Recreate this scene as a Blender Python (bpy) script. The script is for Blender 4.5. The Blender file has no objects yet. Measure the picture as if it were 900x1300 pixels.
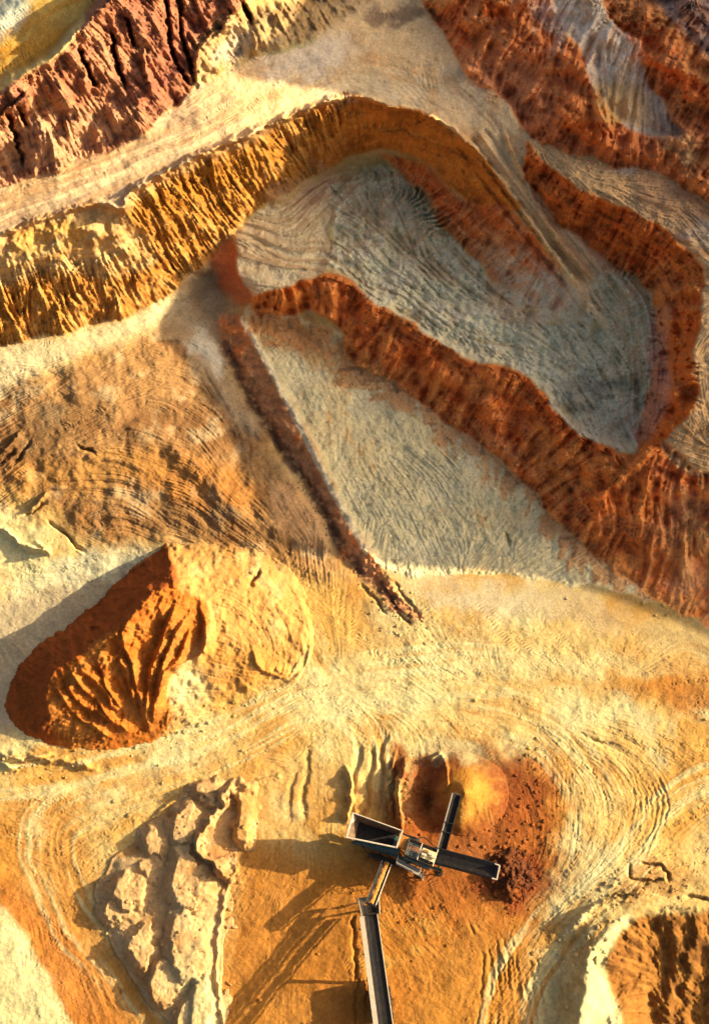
import bpy, bmesh, math, random
import numpy as np
from mathutils import Vector, Matrix

# ------------------------------------------------------------------ camera, world, sun, exposure
S = bpy.context.scene
COL = S.collection
CAM_H = 105.0
TILT = math.radians(28.0)
W0, H0 = 900.0, 1300.0
FPX = 650.0 / math.tan(math.radians(25.0))
CY = -CAM_H * math.tan(TILT)
cd = bpy.data.cameras.new('camera')
cam = bpy.data.objects.new('camera', cd)
COL.objects.link(cam)
cam.location = (0, CY, CAM_H)
cam.rotation_euler = (TILT, 0, 0)
cd.sensor_fit = 'VERTICAL'
cd.sensor_height = 36.0
cd.lens = 18.0 / math.tan(math.radians(25.0))
cd.clip_start = 0.5
cd.clip_end = 20000
S.camera = cam

SUN_EL = 21.0
SUN_AZ = 10.0          # degrees north of east
w = bpy.data.worlds.new('World')
S.world = w
w.use_nodes = True
wn = w.node_tree
bg = wn.nodes['Background']
sk = wn.nodes.new('ShaderNodeTexSky')
sk.sky_type = 'NISHITA'
sk.sun_disc = False
sk.sun_elevation = math.radians(SUN_EL)
sk.sun_rotation = math.radians(90 - SUN_AZ)
sk.dust_density = 10
sk.ozone_density = 0
sk.air_density = 1
wn.links.new(sk.outputs[0], bg.inputs[0])
bg.inputs[1].default_value = 0.078
sl = bpy.data.lights.new('sun', 'SUN')
sl.energy = 5.0
sl.color = (1.0, 0.80, 0.48)
sl.angle = math.radians(0.4)
so = bpy.data.objects.new('sun', sl)
COL.objects.link(so)
so.location = (200, 40, 120)
so.rotation_euler = (0, math.radians(90 - SUN_EL), math.radians(SUN_AZ))
S.view_settings.view_transform = 'Standard'
S.view_settings.look = 'None'
S.view_settings.gamma = 1
S.view_settings.use_curve_mapping = False
S.view_settings.exposure = 1.29

# ------------------------------------------------------------------ numpy helpers
# The ground is surveyed from the drone's own position: (u, v) is a sight line
# of the survey (900 x 1300 lines), z the height where it meets the ground.
CT, ST = math.cos(TILT), math.sin(TILT)

def survey(u, v, z):
    a = (np.asarray(u, float) - 450.0) / FPX
    b = (650.0 - np.asarray(v, float)) / FPX
    dy = b * CT + ST
    dz = b * ST - CT
    t = (np.asarray(z, float) - CAM_H) / dz
    return a * t, CY + dy * t, np.asarray(z, float) + 0 * t

def pt(u, v, z=0.0):
    x, y, zz = survey(u, v, z)
    return Vector((float(x), float(y), float(zz)))

def hash2(ix, iy, seed):
    n = (ix.astype(np.int64) * 374761393 + iy.astype(np.int64) * 668265263 + seed * 1274126177) & 0xffffffff
    n = ((n ^ (n >> 13)) * 1274126177) & 0xffffffff
    n = (n ^ (n >> 16)) & 0xffffffff
    return n.astype(np.float32) / 4294967295.0

def vnoise(x, y, seed=0):
    ix = np.floor(x); iy = np.floor(y)
    fx = (x - ix).astype(np.float32); fy = (y - iy).astype(np.float32)
    fx = fx * fx * (3 - 2 * fx); fy = fy * fy * (3 - 2 * fy)
    a = hash2(ix, iy, seed); b = hash2(ix + 1, iy, seed)
    c = hash2(ix, iy + 1, seed); d = hash2(ix + 1, iy + 1, seed)
    return (a + (b - a) * fx) * (1 - fy) + (c + (d - c) * fx) * fy

def fbm(x, y, scale, octv=4, seed=0, gain=0.5):
    """-1..1 noise, scale = size of the largest lump"""
    s = 0; amp = 1.0; tot = 0; f = 1.0 / scale
    for k in range(octv):
        s = s + amp * (vnoise(x * f + 17.3 * k, y * f - 9.1 * k, seed + k * 7) * 2 - 1)
        tot += amp; amp *= gain; f *= 2.03
    return s / tot * 1.6

def box1(a, r, ax):
    n = a.shape[ax]
    pad = [(0, 0)] * a.ndim; pad[ax] = (r + 1, r)
    c = np.cumsum(np.pad(a, pad, mode='edge'), axis=ax, dtype=np.float64)
    if ax == 0:
        return ((c[2 * r + 1:] - c[:-(2 * r + 1)]) / (2 * r + 1)).astype(np.float32)
    return ((c[:, 2 * r + 1:] - c[:, :-(2 * r + 1)]) / (2 * r + 1)).astype(np.float32)

def blur(a, r, it=2):
    r = int(round(r))
    if r < 1: return a
    for _ in range(it):
        a = box1(box1(a, r, 0), r, 1)
    return a

def bil(a, x, y):
    """bilinear sample of a at column x, row y"""
    h, w_ = a.shape[:2]
    x = np.clip(x, 0, w_ - 1.001); y = np.clip(y, 0, h - 1.001)
    ix = x.astype(np.int32); iy = y.astype(np.int32)
    fx = (x - ix).astype(np.float32); fy = (y - iy).astype(np.float32)
    if a.ndim == 3: fx = fx[..., None]; fy = fy[..., None]
    return (a[iy, ix] * (1 - fx) + a[iy, ix + 1] * fx) * (1 - fy) + (a[iy + 1, ix] * (1 - fx) + a[iy + 1, ix + 1] * fx) * fy

# ---- survey grids
DS = 1.25
PAD = 50.0
uf = np.arange(-PAD, 900 + PAD + .1, DS)
vf = np.arange(-PAD, 1300 + PAD + .1, DS)
def grow(n, a, b): return np.cumsum(np.linspace(a, b, n))
gl = grow(90, 1.4, 13); gt = grow(60, 1.4, 9); gb = grow(80, 1.4, 11); gr = grow(90, 1.4, 13)
us = np.concatenate([uf[0] - gl[::-1], uf, uf[-1] + gr])
vs = np.concatenate([vf[0] - gt[::-1], vf, vf[-1] + gb])
NL, NT, NR, NB = len(gl), len(gt), len(gr), len(gb)
FU, FV = np.meshgrid(uf, vf)
FU = FU.astype(np.float32); FV = FV.astype(np.float32)
GU, GV = np.meshgrid(us, vs)
SH = FU.shape
WU = FU + fbm(FU, FV, 26, 3, 900) * 5
WV = FV + fbm(FU, FV, 26, 3, 950) * 5
WU2 = FU + fbm(FU, FV, 9, 3, 901) * 2.5
WV2 = FV + fbm(FU, FV, 9, 3, 951) * 2.5

# ---- diffusion of line heights
CD = 2.5
cu0, cu1, cv0, cv1 = us[0] - 10, us[-1] + 10, vs[0] - 10, vs[-1] + 10
CW = int((cu1 - cu0) / CD) + 1
CH = int((cv1 - cv0) / CD) + 1

def raster_lines(lines, cell, u0, v0, w_, h_):
    val = np.zeros((h_, w_)); cnt = np.zeros((h_, w_))
    for ln in lines:
        ln = np.asarray(ln, float)
        for p, q in zip(ln[:-1], ln[1:]):
            n = max(2, int(np.hypot(*(q - p)[:2]) / cell * 2.5))
            for s in np.linspace(0, 1, n):
                r = p + (q - p) * s
                i = int(round((r[0] - u0) / cell)); j = int(round((r[1] - v0) / cell))
                if 0 <= i < w_ and 0 <= j < h_:
                    val[j, i] += r[2]; cnt[j, i] += 1
    m = cnt > 0
    val[m] /= cnt[m]
    return val, m

def diffuse(lines, border=None, cell=CD, iters=(400, 300, 200, 140, 90)):
    z = None
    for lv, it in zip((16, 8, 4, 2, 1), iters):
        c = cell * lv
        w_ = int((cu1 - cu0) / c) + 1; h_ = int((cv1 - cv0) / c) + 1
        val, m = raster_lines(lines, c, cu0, cv0, w_, h_)
        if border is not None:
            for sl_ in (np.s_[0, :], np.s_[-1, :], np.s_[:, 0], np.s_[:, -1]):
                val[sl_] = border; m[sl_] = True
        if z is None:
            z = np.full((h_, w_), val[m].mean())
        else:
            yy, xx = np.meshgrid(np.arange(h_) / 2.0, np.arange(w_) / 2.0, indexing='ij')
            z = bil(z, xx, yy)
        z = z.astype(np.float32); val = val.astype(np.float32)
        for _ in range(it):
            z[m] = val[m]
            p = np.pad(z, 1, mode='edge')
            z = (p[:-2, 1:-1] + p[2:, 1:-1] + p[1:-1, :-2] + p[1:-1, 2:]) * 0.25
        z[m] = val[m]
    return z

def at_grid(c, U, V):
    return bil(c, (U - cu0) / CD, (V - cv0) / CD)

def dense(poly, step=4.0):
    """smooth polyline (Catmull-Rom)"""
    P = np.asarray(poly, float)
    if len(P) < 3:
        n = max(2, int(np.hypot(*(P[1] - P[0])[:2]) / step))
        return np.array([P[0] + (P[1] - P[0]) * s for s in np.linspace(0, 1, n)])
    Q = np.vstack([2 * P[0] - P[1], P, 2 * P[-1] - P[-2]])
    out = []
    for i in range(1, len(Q) - 2):
        n = max(2, int(np.hypot(*(Q[i + 1] - Q[i])[:2]) / step))
        for s in np.linspace(0, 1, n, endpoint=False):
            out.append(0.5 * ((2 * Q[i]) + (-Q[i - 1] + Q[i + 1]) * s + (2 * Q[i - 1] - 5 * Q[i] + 4 * Q[i + 1] - Q[i + 2]) * s * s + (-Q[i - 1] + 3 * Q[i] - 3 * Q[i + 1] + Q[i + 2]) * s ** 3))
    out.append(P[-1])
    return np.array(out)

def poly_mask(poly, U=None, V=None, soft=0.0, smooth=True):
    """0..1 mask of a closed outline on the fine grid"""
    U = WU if U is None else U; V = WV if V is None else V
    P = np.asarray(poly, float)
    if smooth: P = dense(np.vstack([P, P[:1]]), 12)[:-1]
    m = np.zeros(SH, bool)
    u0, v0 = P.min(0) - 12; u1, v1 = P.max(0) + 12
    j0 = max(0, int((v0 + PAD) / DS)); j1 = min(SH[0], int((v1 + PAD) / DS) + 1)
    i0 = max(0, int((u0 + PAD) / DS)); i1 = min(SH[1], int((u1 + PAD) / DS) + 1)
    if j1 <= j0 or i1 <= i0: return m.astype(np.float32)
    x = U[j0:j1, i0:i1]; y = V[j0:j1, i0:i1]; s = np.zeros(x.shape, bool)
    for a, b in zip(P, np.roll(P, -1, 0)):
        if a[1] == b[1]: continue
        c = ((a[1] > y) != (b[1] > y)) & (x < (b[0] - a[0]) * (y - a[1]) / (b[1] - a[1]) + a[0])
        s ^= c
    m[j0:j1, i0:i1] = s
    m = m.astype(np.float32)
    return blur(m, soft / DS, 2) if soft > 0 else m

def stroke(poly, R, U=None, V=None, step=3.0):
    """signed distance to a polyline and arc length, within radius R"""
    P = dense([p[:2] for p in poly], step)
    D = np.full(SH, 1e3, np.float32); SG = np.zeros(SH, np.float32); T = np.zeros(SH, np.float32)
    L = np.concatenate([[0], np.cumsum(np.hypot(*np.diff(P, axis=0).T))])
    U = FU if U is None else U; V = FV if V is None else V
    for k in range(len(P) - 1):
        a, b = P[k], P[k + 1]
        u0 = min(a[0], b[0]) - R - 14; u1 = max(a[0], b[0]) + R + 14
        v0 = min(a[1], b[1]) - R - 14; v1 = max(a[1], b[1]) + R + 14
        j0 = max(0, int((v0 + PAD) / DS)); j1 = min(SH[0], int((v1 + PAD) / DS) + 1)
        i0 = max(0, int((u0 + PAD) / DS)); i1 = min(SH[1], int((u1 + PAD) / DS) + 1)
        if j1 <= j0 or i1 <= i0: continue
        x = U[j0:j1, i0:i1] - a[0]; y = V[j0:j1, i0:i1] - a[1]
        d = b - a; l2 = d @ d + 1e-9
        t = np.clip((x * d[0] + y * d[1]) / l2, 0, 1)
        ex = x - t * d[0]; ey = y - t * d[1]
        dist = np.hypot(ex, ey)
        sg = np.sign(x * d[1] - y * d[0])        # + = left of travel in the picture's sense
        w_ = dist < D[j0:j1, i0:i1]
        D[j0:j1, i0:i1][w_] = dist[w_]; SG[j0:j1, i0:i1][w_] = sg[w_]
        T[j0:j1, i0:i1][w_] = (L[k] + t * math.sqrt(l2))[w_]
    return D, SG, T, L[-1]

def lic(dx, dy, src, k=16, step=1.0):
    """smear src along the direction field"""
    acc = src.copy(); n = 1
    JJ, II = np.meshgrid(np.arange(SH[0], dtype=np.float32), np.arange(SH[1], dtype=np.float32), indexing='ij')
    for sgn in (1, -1):
        x = II.copy(); y = JJ.copy()
        pdx = dx * sgn; pdy = dy * sgn
        for _ in range(k):
            x = np.clip(x + pdx * step, 0, SH[1] - 1); y = np.clip(y + pdy * step, 0, SH[0] - 1)
            xi = (x + .5).astype(np.int32).clip(0, SH[1] - 1); yi = (y + .5).astype(np.int32).clip(0, SH[0] - 1)
            ndx = dx[yi, xi]; ndy = dy[yi, xi]
            f = np.where(ndx * pdx + ndy * pdy < 0, -1, 1)
            pdx = ndx * f; pdy = ndy * f
            acc += src[yi, xi]; n += 1
    return acc / n

def norm(a):
    return ((a - a.mean()) / (a.std() + 1e-6)).clip(-3, 3).astype(np.float32)
def sstep(x, a, b):
    t = np.clip((x - a) / (b - a), 0, 1); return t * t * (3 - 2 * t)

# ------------------------------------------------------------------ the quarry: heights of crests, toes, roads and floors (metres)
UL, UR, VT, VB = us[0], us[-1], vs[0], vs[-1]
ROAD_EDGE = [(-300, 330, 19), (-60, 315, 20), (0, 300, 20), (60, 275, 20), (120, 258, 20), (158, 263, 20), (168, 243, 20), (250, 200, 20), (330, 165, 20), (400, 135, 19.5), (440, 122, 19), (500, 135, 18.6), (560, 155, 17.5), (600, 188, 16.5), (630, 222, 15), (660, 262, 13.3), (690, 305, 11.5), (720, 345, 9.6), (748, 385, 8), (770, 420, 6.8)]
WALL_TOE = [(-300, 480, 8), (-60, 450, 7.5), (0, 440, 7.5), (60, 425, 7.5), (130, 410, 7.2), (190, 388, 6.8), (240, 348, 7), (278, 318, 7.5), (300, 292, 8.5), (350, 265, 8.2), (400, 240, 7.5), (430, 222, 6.6), (480, 210, 6.3), (530, 240, 6.2), (558, 285, 6), (600, 335, 5.9), (640, 375, 5.8), (690, 410, 5.6), (730, 435, 5.2)]
RUST_CREST = [(322, 378, 8.2), (360, 364, 8.3), (400, 356, 8), (432, 350, 7.4), (470, 382, 7), (520, 407, 6.8), (560, 437, 6.6), (600, 457, 6.5), (650, 466, 6.3), (690, 502, 6.2), (720, 542, 6), (760, 562, 6), (802, 574, 6.5)]
RUST_TOE = [(332, 402, 3.6), (390, 425, 2.4), (440, 458, 1.5), (510, 497, 1.2), (560, 540, 1), (605, 565, .9), (640, 590, .8), (680, 630, .7), (735, 690, .5), (790, 730, .4), (835, 755, .3), (890, 800, .2)]
lines = [[(-60, 348, 17.6), (20, 326, 17.8), (80, 306, 18), (140, 298, 17)], ROAD_EDGE, WALL_TOE, RUST_CREST, RUST_TOE,
    # haul road surface
    [(-300, 240, 21), (-60, 262, 20.6), (60, 240, 20.6), (200, 175, 20.6), (330, 110, 20.4), (440, 85, 19.8), (540, 110, 18.6), (620, 160, 17), (660, 210, 15.4), (700, 265, 13), (750, 330, 10), (800, 400, 7.3), (790, 450, 5.6)],
    [(0, 225, 21), (100, 198, 21), (180, 172, 21.2), (235, 122, 21.4), (275, 100, 21.2), (330, 75, 21), (400, 45, 21), (450, 20, 21), (510, 5, 20.8), (555, 35, 20.4), (600, 98, 19), (650, 132, 18.4), (672, 172, 17)],
    # red rock face crest, step behind it
    [(-200, 230, 29), (-50, 150, 30), (0, 118, 31), (45, 88, 31.5), (100, 42, 32), (132, 0, 32.5), (170, -45, 33)],
    [(-200, 190, 28), (-50, 126, 28), (0, 98, 28.6), (60, 62, 29.0), (112, 8, 29.2), (130, -30, 29.6)],
    [(-200, 60, 28.5), (0, 30, 29), (60, -30, 29.4)],
    [(210, -40, 32), (300, -45, 28), (400, -45, 25)],
    # crescent floor
    [(432, 345, 5.9), (480, 374, 5.7), (560, 428, 5.4), (650, 456, 5), (695, 496, 4.6), (730, 535, 4.3), (780, 556, 4.1), (812, 540, 4.2)],
    [(440, 260, 5.9), (500, 290, 5.7), (560, 340, 5.5), (640, 400, 5.2), (700, 440, 4.9), (770, 505, 4)],
    [(300, 300, 8.6), (310, 345, 8.6), (335, 362, 8.3)], [(340, 320, 7.6), (400, 340, 6.8), (418, 300, 6)],
    # west pocket and its wall
    [(262, 345, 4.5), (288, 372, 3.4), (268, 400, 2.6), (288, 440, 1.8), (310, 490, 1.2), (350, 560, .8), (400, 632, .4), (430, 688, .2), (470, 738, 0)],
    [(215, 400, 4.5), (240, 380, 4.3), (262, 365, 4)],
    # crest of the low bank beside the lower floor
    [(312, 402, 4), (340, 458, 3.8), (380, 535, 3.2), (410, 598, 2.6), (440, 655, 1.9), (475, 712, 1.1), (505, 745, .4), (530, 775, 0)],
    [(318, 402, 3.3), (350, 462, 2.9), (390, 540, 2.3), (420, 598, 1.6), (450, 655, 1.1), (490, 715, .4)],
    [(400, 500, 2), (500, 600, .9), (600, 660, .5), (680, 710, .3)],
    # west slope
    [(-300, 560, 8), (-60, 520, 7), (0, 500, 6.6), (80, 470, 6.6), (150, 440, 6.2), (200, 425, 5.4), (255, 440, 3.6), (290, 500, 3), (340, 570, 2.6), (380, 630, 2.2), (420, 700, 1)],
    [(-300, 640, 6), (0, 600, 5), (100, 570, 5.2), (200, 560, 4.8), (260, 600, 4), (320, 660, 2.6), (370, 710, 1.2)],
    [(-300, 740, 2), (0, 680, 2.6), (80, 690, 2.2), (150, 700, 1.6), (210, 690, 1.8), (300, 705, 1.2), (400, 740, .3)],
    [(0, 770, .4), (100, 750, .4), (180, 730, .6)],
    # plain
    [(-300, 1000, 0), (0, 960, 0), (300, 930, 0), (600, 830, 0), (930, 850, 0), (1200, 900, 0)],
    [(930, 840, 0), (1100, 860, 0)],
    [(-300, 900, 0), (60, 830, 0)],
    [(450, 780, 0), (600, 770, 0), (750, 790, 0), (900, 830, 0)],
    [(-300, 1300, .8), (0, 1180, .6), (60, 1300, .4), (80, 1420, .4)], [(0, 1080, 0), (120, 1200, -.2), (200, 1330, -.3)],
    [(300, 1100, 0), (330, 1400, 0)], [(560, 1150, 0), (600, 1400, 0)], [(500, 960, 0), (700, 950, 0), (900, 1040, 0)], [(680, 1100, 0), (660, 1400, 0)],
    # east benches
    [(672, 178, 17.4), (685, 200, 17.2), (720, 226, 17.2), (760, 250, 17), (820, 280, 16.6), (868, 312, 16.2), (894, 345, 16), (893, 385, 15.6), (880, 440, 15.2), (884, 500, 12.6), (862, 540, 11), (838, 560, 9.6), (848, 584, 9), (872, 600, 8.6), (920, 606, 8.4), (1000, 620, 8)],
    [(668, 222, 14.4), (700, 272, 11.8), (755, 318, 9.6), (812, 358, 8.2), (832, 410, 6.8), (828, 470, 5.4), (818, 530, 4.6), (815, 556, 5)],
    [(735, 215, 17.5), (800, 250, 17.2), (900, 300, 16.8), (1100, 350, 17)], [(920, 420, 14.8), (915, 520, 11.6)], [(1100, 500, 16)] * 2,
    # rust mass in the lower right
    [(832, 568, 9), (800, 595, 8), (765, 632, 6), (752, 660, 4.4)],
    [(900, 640, 4.4), (850, 645, 4.0), (846, 690, 2.4), (800, 680, 2.6), (760, 668, 2.4)],
    [(848, 700, 1.8), (830, 730, .8)], [(905, 700, 1.2), (890, 760, .5), (930, 800, .6)], [(1000, 700, 4), (1100, 700, 4)],
    # upper right: rust face with pale gullies
    [(640, 118, 18.3), (700, 165, 17.6), (760, 205, 17.4), (840, 222, 17.5), (900, 250, 17.6), (1100, 330, 18.0)],
    [(560, -50, 24.6), (600, 0, 23.5), (640, 42, 22.4), (690, 78, 21.6), (735, 130, 20.2), (745, 172, 19.1), (800, 185, 18.8)],
    [(700, -50, 25.7), (745, 0, 25.1), (800, 30, 24.6), (860, 78, 24.3), (930, 130, 24.1)],
    [(720, -20, 25.1), (740, 60, 22.4), (770, 110, 20.8), (780, 170, 18.6)], [(820, 90, 21.9), (860, 150, 19.6), (900, 200, 18.6)],
    [(850, -50, 25.7), (900, 40, 25.1), (1100, 150, 24.6)],
    # hollow in the lower right
    [(955, 1132, .6), (900, 1146, .9), (835, 1150, 1.2), (790, 1166, 1.5), (756, 1196, 1.7), (744, 1240, 1.8), (738, 1300, 1.9), (730, 1380, 1.9)],
    [(712, 1190, 0), (700, 1240, 0), (694, 1300, 0), (690, 1400, 0)],
    [(800, 1172, .8), (778, 1205, .9), (768, 1240, .8), (778, 1270, .6), (792, 1310, .5), (800, 1380, .5)],
    [(835, 1190, -1.2), (820, 1240, -2), (835, 1320, -2.6), (840, 1400, -2.6)], [(900, 1200, -2.2), (895, 1340, -3)], [(1000, 1250, 0), (1000, 1400, 0)],
]
ZC = diffuse(lines, border=-3.0)
ZC = blur(ZC, 1, 1)
Zb = at_grid(ZC, WU, WV)                    # warped a little so that crests wander
Zg = at_grid(ZC, GU, GV)

# direction straight down the slope
zs = blur(Zb, 5, 2)
gy, gx = np.gradient(zs)
gm = np.hypot(gx, gy) + 1e-5
DX, DY = (gx / gm).astype(np.float32), (gy / gm).astype(np.float32)
SLOPE = gm / DS

# direction of traffic
flow = [
    [(-50, 1000), (100, 985), (200, 960), (320, 925), (400, 890), (520, 880), (700, 870), (950, 880)], [(0, 880), (60, 960), (200, 940)],
    [(-50, 940), (80, 960)], [(-50, 1060), (60, 1130), (160, 1250), (220, 1350)], [(-50, 1120), (40, 1220), (100, 1350)], [(-20, 1250), (40, 1350)],
    [(360, 985), (250, 1010), (180, 1050), (110, 1110), (90, 1160), (150, 1240)],
    [(740, 930), (800, 960), (830, 1020), (800, 1090), (740, 1160), (690, 1230), (660, 1330)], [(640, 930), (690, 1010), (700, 1080), (660, 1170), (640, 1330)],
    [(950, 1080), (860, 1085), (780, 1110), (720, 1160)], [(950, 1000), (860, 1040), (800, 1080)], [(560, 1180), (600, 1220), (610, 1330)], [(480, 1180), (540, 1240), (540, 1330)],
    [(420, 870), (450, 920), (470, 1000)], [(380, 960), (380, 1100)], [(430, 950), (425, 1040)], [(340, 1130), (310, 1200), (300, 1330)], [(420, 1130), (440, 1300)],
    [(560, 780), (620, 830), (660, 880)], [(700, 780), (740, 840)], [(850, 800), (800, 850), (700, 900)], [(300, 730), (420, 790), (460, 850)],
    [(400, 720), (460, 800), (520, 830)],
    [(320, 420), (380, 520), (440, 620), (490, 710), (530, 790)], [(400, 450), (440, 560), (520, 700)], [(480, 520), (560, 600), (640, 700)], [(650, 660), (600, 720)], [(740, 700), (680, 740)],
    [(-50, 300), (60, 262), (200, 210), (330, 150), (420, 110)], [(-50, 250), (60, 225), (200, 170), (300, 100), (400, 60)],
    [(420, 60), (520, 80), (590, 140), (640, 210), (690, 280), (740, 350), (790, 400), (800, 470), (790, 520)], [(450, 100), (540, 120), (610, 180), (660, 250), (710, 320), (770, 390)],
    [(660, 150), (680, 200), (740, 290)],
    [(425, 320), (500, 370), (580, 420), (660, 440), (740, 480), (780, 540)], [(430, 260), (500, 310), (580, 370), (660, 420), (760, 480)], [(450, 240), (470, 300)], [(520, 240), (530, 330)],
    [(690, 370), (740, 440), (770, 500)], [(720, 380), (800, 470)], [(650, 390), (700, 430), (750, 500)],
    [(310, 310), (360, 330), (410, 330)], [(320, 280), (370, 290), (400, 260)], [(320, 350), (370, 350)],
    [(700, 200), (760, 225), (850, 240)], [(740, 220), (820, 260)], [(950, 400), (890, 460), (900, 560)], [(860, 560), (950, 590)],
    [(-50, 600), (40, 520), (140, 460), (220, 440), (270, 470), (330, 540), (390, 630), (430, 710)], [(-50, 660), (60, 590), (160, 540), (240, 540), (310, 620), (370, 690)], [(0, 680), (100, 640), (200, 630), (300, 690)],
    [(0, 460), (100, 430), (200, 400)], [(0, 720), (100, 710), (200, 700)],
    [(250, 720), (330, 740), (370, 800), (370, 850)], [(0, 0), (60, -20)], [(0, 60), (90, 0)],
]
def dirfield(lines_):
    c2, s2 = [], []
    for ln in lines_:
        P = dense(ln, 10)
        d = np.gradient(P, axis=0); th = np.arctan2(d[:, 1], d[:, 0])
        c2.append(np.column_stack([P, np.cos(2 * th)])); s2.append(np.column_stack([P, np.sin(2 * th)]))
    C2 = at_grid(diffuse(c2, None, CD, (200, 200, 120, 50, 15)), FU, FV)
    S2 = at_grid(diffuse(s2, None, CD, (200, 200, 120, 50, 15)), FU, FV)
    th = np.arctan2(S2, C2) / 2
    th = th + fbm(FU, FV, 45, 2, 71) * 0.18
    return np.cos(th).astype(np.float32), np.sin(th).astype(np.float32)
TX, TY = dirfield(flow)

rng = np.random.default_rng(5)
N1 = rng.normal(size=SH).astype(np.float32)
N2 = blur(rng.normal(size=SH).astype(np.float32), 1, 1)
N3 = blur(rng.normal(size=SH).astype(np.float32), 2, 2)
TR1 = norm(lic(TX, TY, N1, 14))            # fine wheel streaks
TR3 = norm(lic(TX, TY, N3, 42, 2.2))       # broad lanes
DN1 = norm(lic(DX, DY, N1, 6))             # fine rills down the slope
DN2 = norm(lic(DX, DY, N2, 11))
DN3 = norm(lic(DX, DY, N3, 16, 1.5))
# tyre treads: short bars across the lanes
def rot(a):
    c, s = np.cos(a), np.sin(a); return (TX * c - TY * s).astype(np.float32), (TX * s + TY * c).astype(np.float32)
XA = fbm(FU, FV, 90, 3, 77) * 1.1
xx_, yy_ = rot(.35 + XA * .3)
TRX = norm(lic(xx_, yy_, N1, 16)); TRX3 = norm(lic(xx_, yy_, N3, 40, 2.0)); TRL = norm(lic(TX, TY, N2, 30, 1.3))
pt_ = sstep(fbm(FU, FV, 90, 3, 78), -.1, .3)
PQ = sstep(fbm(FU, FV, 60, 4, 80), -.35, .5)
TR1 = norm(TR1 * (1 - pt_) + TRX * pt_); TR3 = norm(TR3 * (1 - pt_) + TRX3 * pt_) * sstep(fbm(FU, FV, 70, 4, 79), -.6, .5)
tt = FU * TX + FV * TY
TREAD = np.sin(blur(tt, 1, 1) * 2 * math.pi / 4.3 + 3 * fbm(FU, FV, 40, 2, 31)).astype(np.float32) * sstep(norm(lic(TX, TY, N2, 30)), .5, 1.4)
F60 = fbm(FU, FV, 60, 5, 11); F25 = fbm(FU, FV, 25, 4, 12); F9 = fbm(FU, FV, 9, 3, 13); F4 = fbm(FU, FV, 4, 2, 14)
F25b = fbm(FU, FV, 25, 4, 15); F90 = fbm(FU, FV, 110, 5, 16); F9b = fbm(FU, FV, 11, 4, 17)
# lumps: sharp-edged clods
RIDG = 1 - np.abs(fbm(FU, FV, 16, 4, 18)) * 1.6

# rock layers: change with height, nearly not sideways
LAY = fbm(Zb * 9 + F25 * 3, FU * .05, 10, 4, 55); LAY2 = fbm(Zb * 22 + F9 * 3, FU * .06, 10, 3, 56)
# ------------------------------------------------------------------ soils
def s2l(c):
    c = np.asarray(c, float) / 255.0
    return np.where(c <= .04045, c / 12.92, ((c + .055) / 1.055) ** 2.4)
I_L = np.array([1.85, 1.48, 1.08]); I_S = np.array([.46, .465, .48])
def capped(a, cap): return (np.maximum(a, .012) * min(1, cap / a.max())).astype(np.float32)
def LIT(r, g, b): return capped(s2l((r, g, b)) / I_L, .70)
def SHD(r, g, b): return capped(s2l((r, g, b)) / I_S, .74)

C = np.empty(SH + (3,), np.float32)
def paint(mask, col, amt=1.0):
    m = (np.clip(mask, 0, 1) * amt)[..., None]
    C[:] = C * (1 - m) + np.asarray(col, np.float32) * m
def blob(u, v, ru, rv, rot=0, warp=1.0, soft=.5):
    a = math.radians(rot)
    x = FU - u + F25 * 14 * warp; y = FV - v + F25b * 14 * warp
    X = x * math.cos(a) + y * math.sin(a); Y = -x * math.sin(a) + y * math.cos(a)
    r = np.sqrt((X / ru) ** 2 + (Y / rv) ** 2) + F9 * .12 * warp
    return 1 - sstep(r, 1 - soft, 1 + soft)

SAND = LIT(250, 198, 114); PALE = LIT(255, 224, 148); YEL = LIT(240, 168, 74); ORG = LIT(222, 140, 52); DORG = LIT(196, 98, 26); RED = LIT(160, 66, 12)
C[:] = SAND
paint(sstep(TR3 + F25, .5, 2.2), YEL, .7); paint(sstep(-TR3 + F60, .3, 2.0), LIT(224, 142, 56), .7); paint(sstep(F90 + F25 * .4, .1, .7), LIT(228, 150, 66), .55)
paint(sstep(F90, -.15, .7), YEL, .75)
paint(sstep(-F60, .2, .9), PALE, .7)
# plain
paint(poly_mask([(-60, 1040), (70, 1030), (120, 1080), (130, 1180), (200, 1240), (260, 1330), (100, 1360), (60, 1270), (0, 1170), (-60, 1120)], soft=14), ORG, .85)
paint(poly_mask([(-60, 1080), (30, 1130), (110, 1210), (180, 1340), (110, 1350), (50, 1240), (-60, 1140)], soft=10), DORG, .55)
paint(poly_mask([(-60, 1120), (10, 1160), (50, 1220), (80, 1280), (110, 1360), (-60, 1360)], soft=3), PALE, .85)
paint(poly_mask([(300, 1060), (420, 1090), (540, 1110), (640, 1130), (690, 1160), (670, 1230), (640, 1360), (280, 1360), (290, 1180)], soft=14), LIT(214, 128, 42), .9)
paint(blob(590, 1090, 120, 85), LIT(190, 92, 24), .75); paint(blob(420, 1200, 120, 70, 0, 1, .8), LIT(206, 120, 40), .5); paint(blob(520, 1200, 60, 40) * sstep(F25, -.2, .6), YEL, .6)
paint(blob(600, 1130, 60, 30, 10), ORG, .5)
paint(blob(690, 1020, 40, 80, 10), ORG, .7)
paint(blob(660, 1060, 45, 90, 0), DORG, .5)
paint(blob(600, 1050, 105, 100, 0, 1, .25), LIT(176, 84, 24), .6); paint(blob(600, 985, 80, 45), LIT(140, 66, 20), .6); paint(blob(540, 970, 40, 25), RED, .7); paint(blob(660, 1000, 40, 50), RED, .35)
paint(blob(650, 1120, 45, 32), RED, .7)
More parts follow.
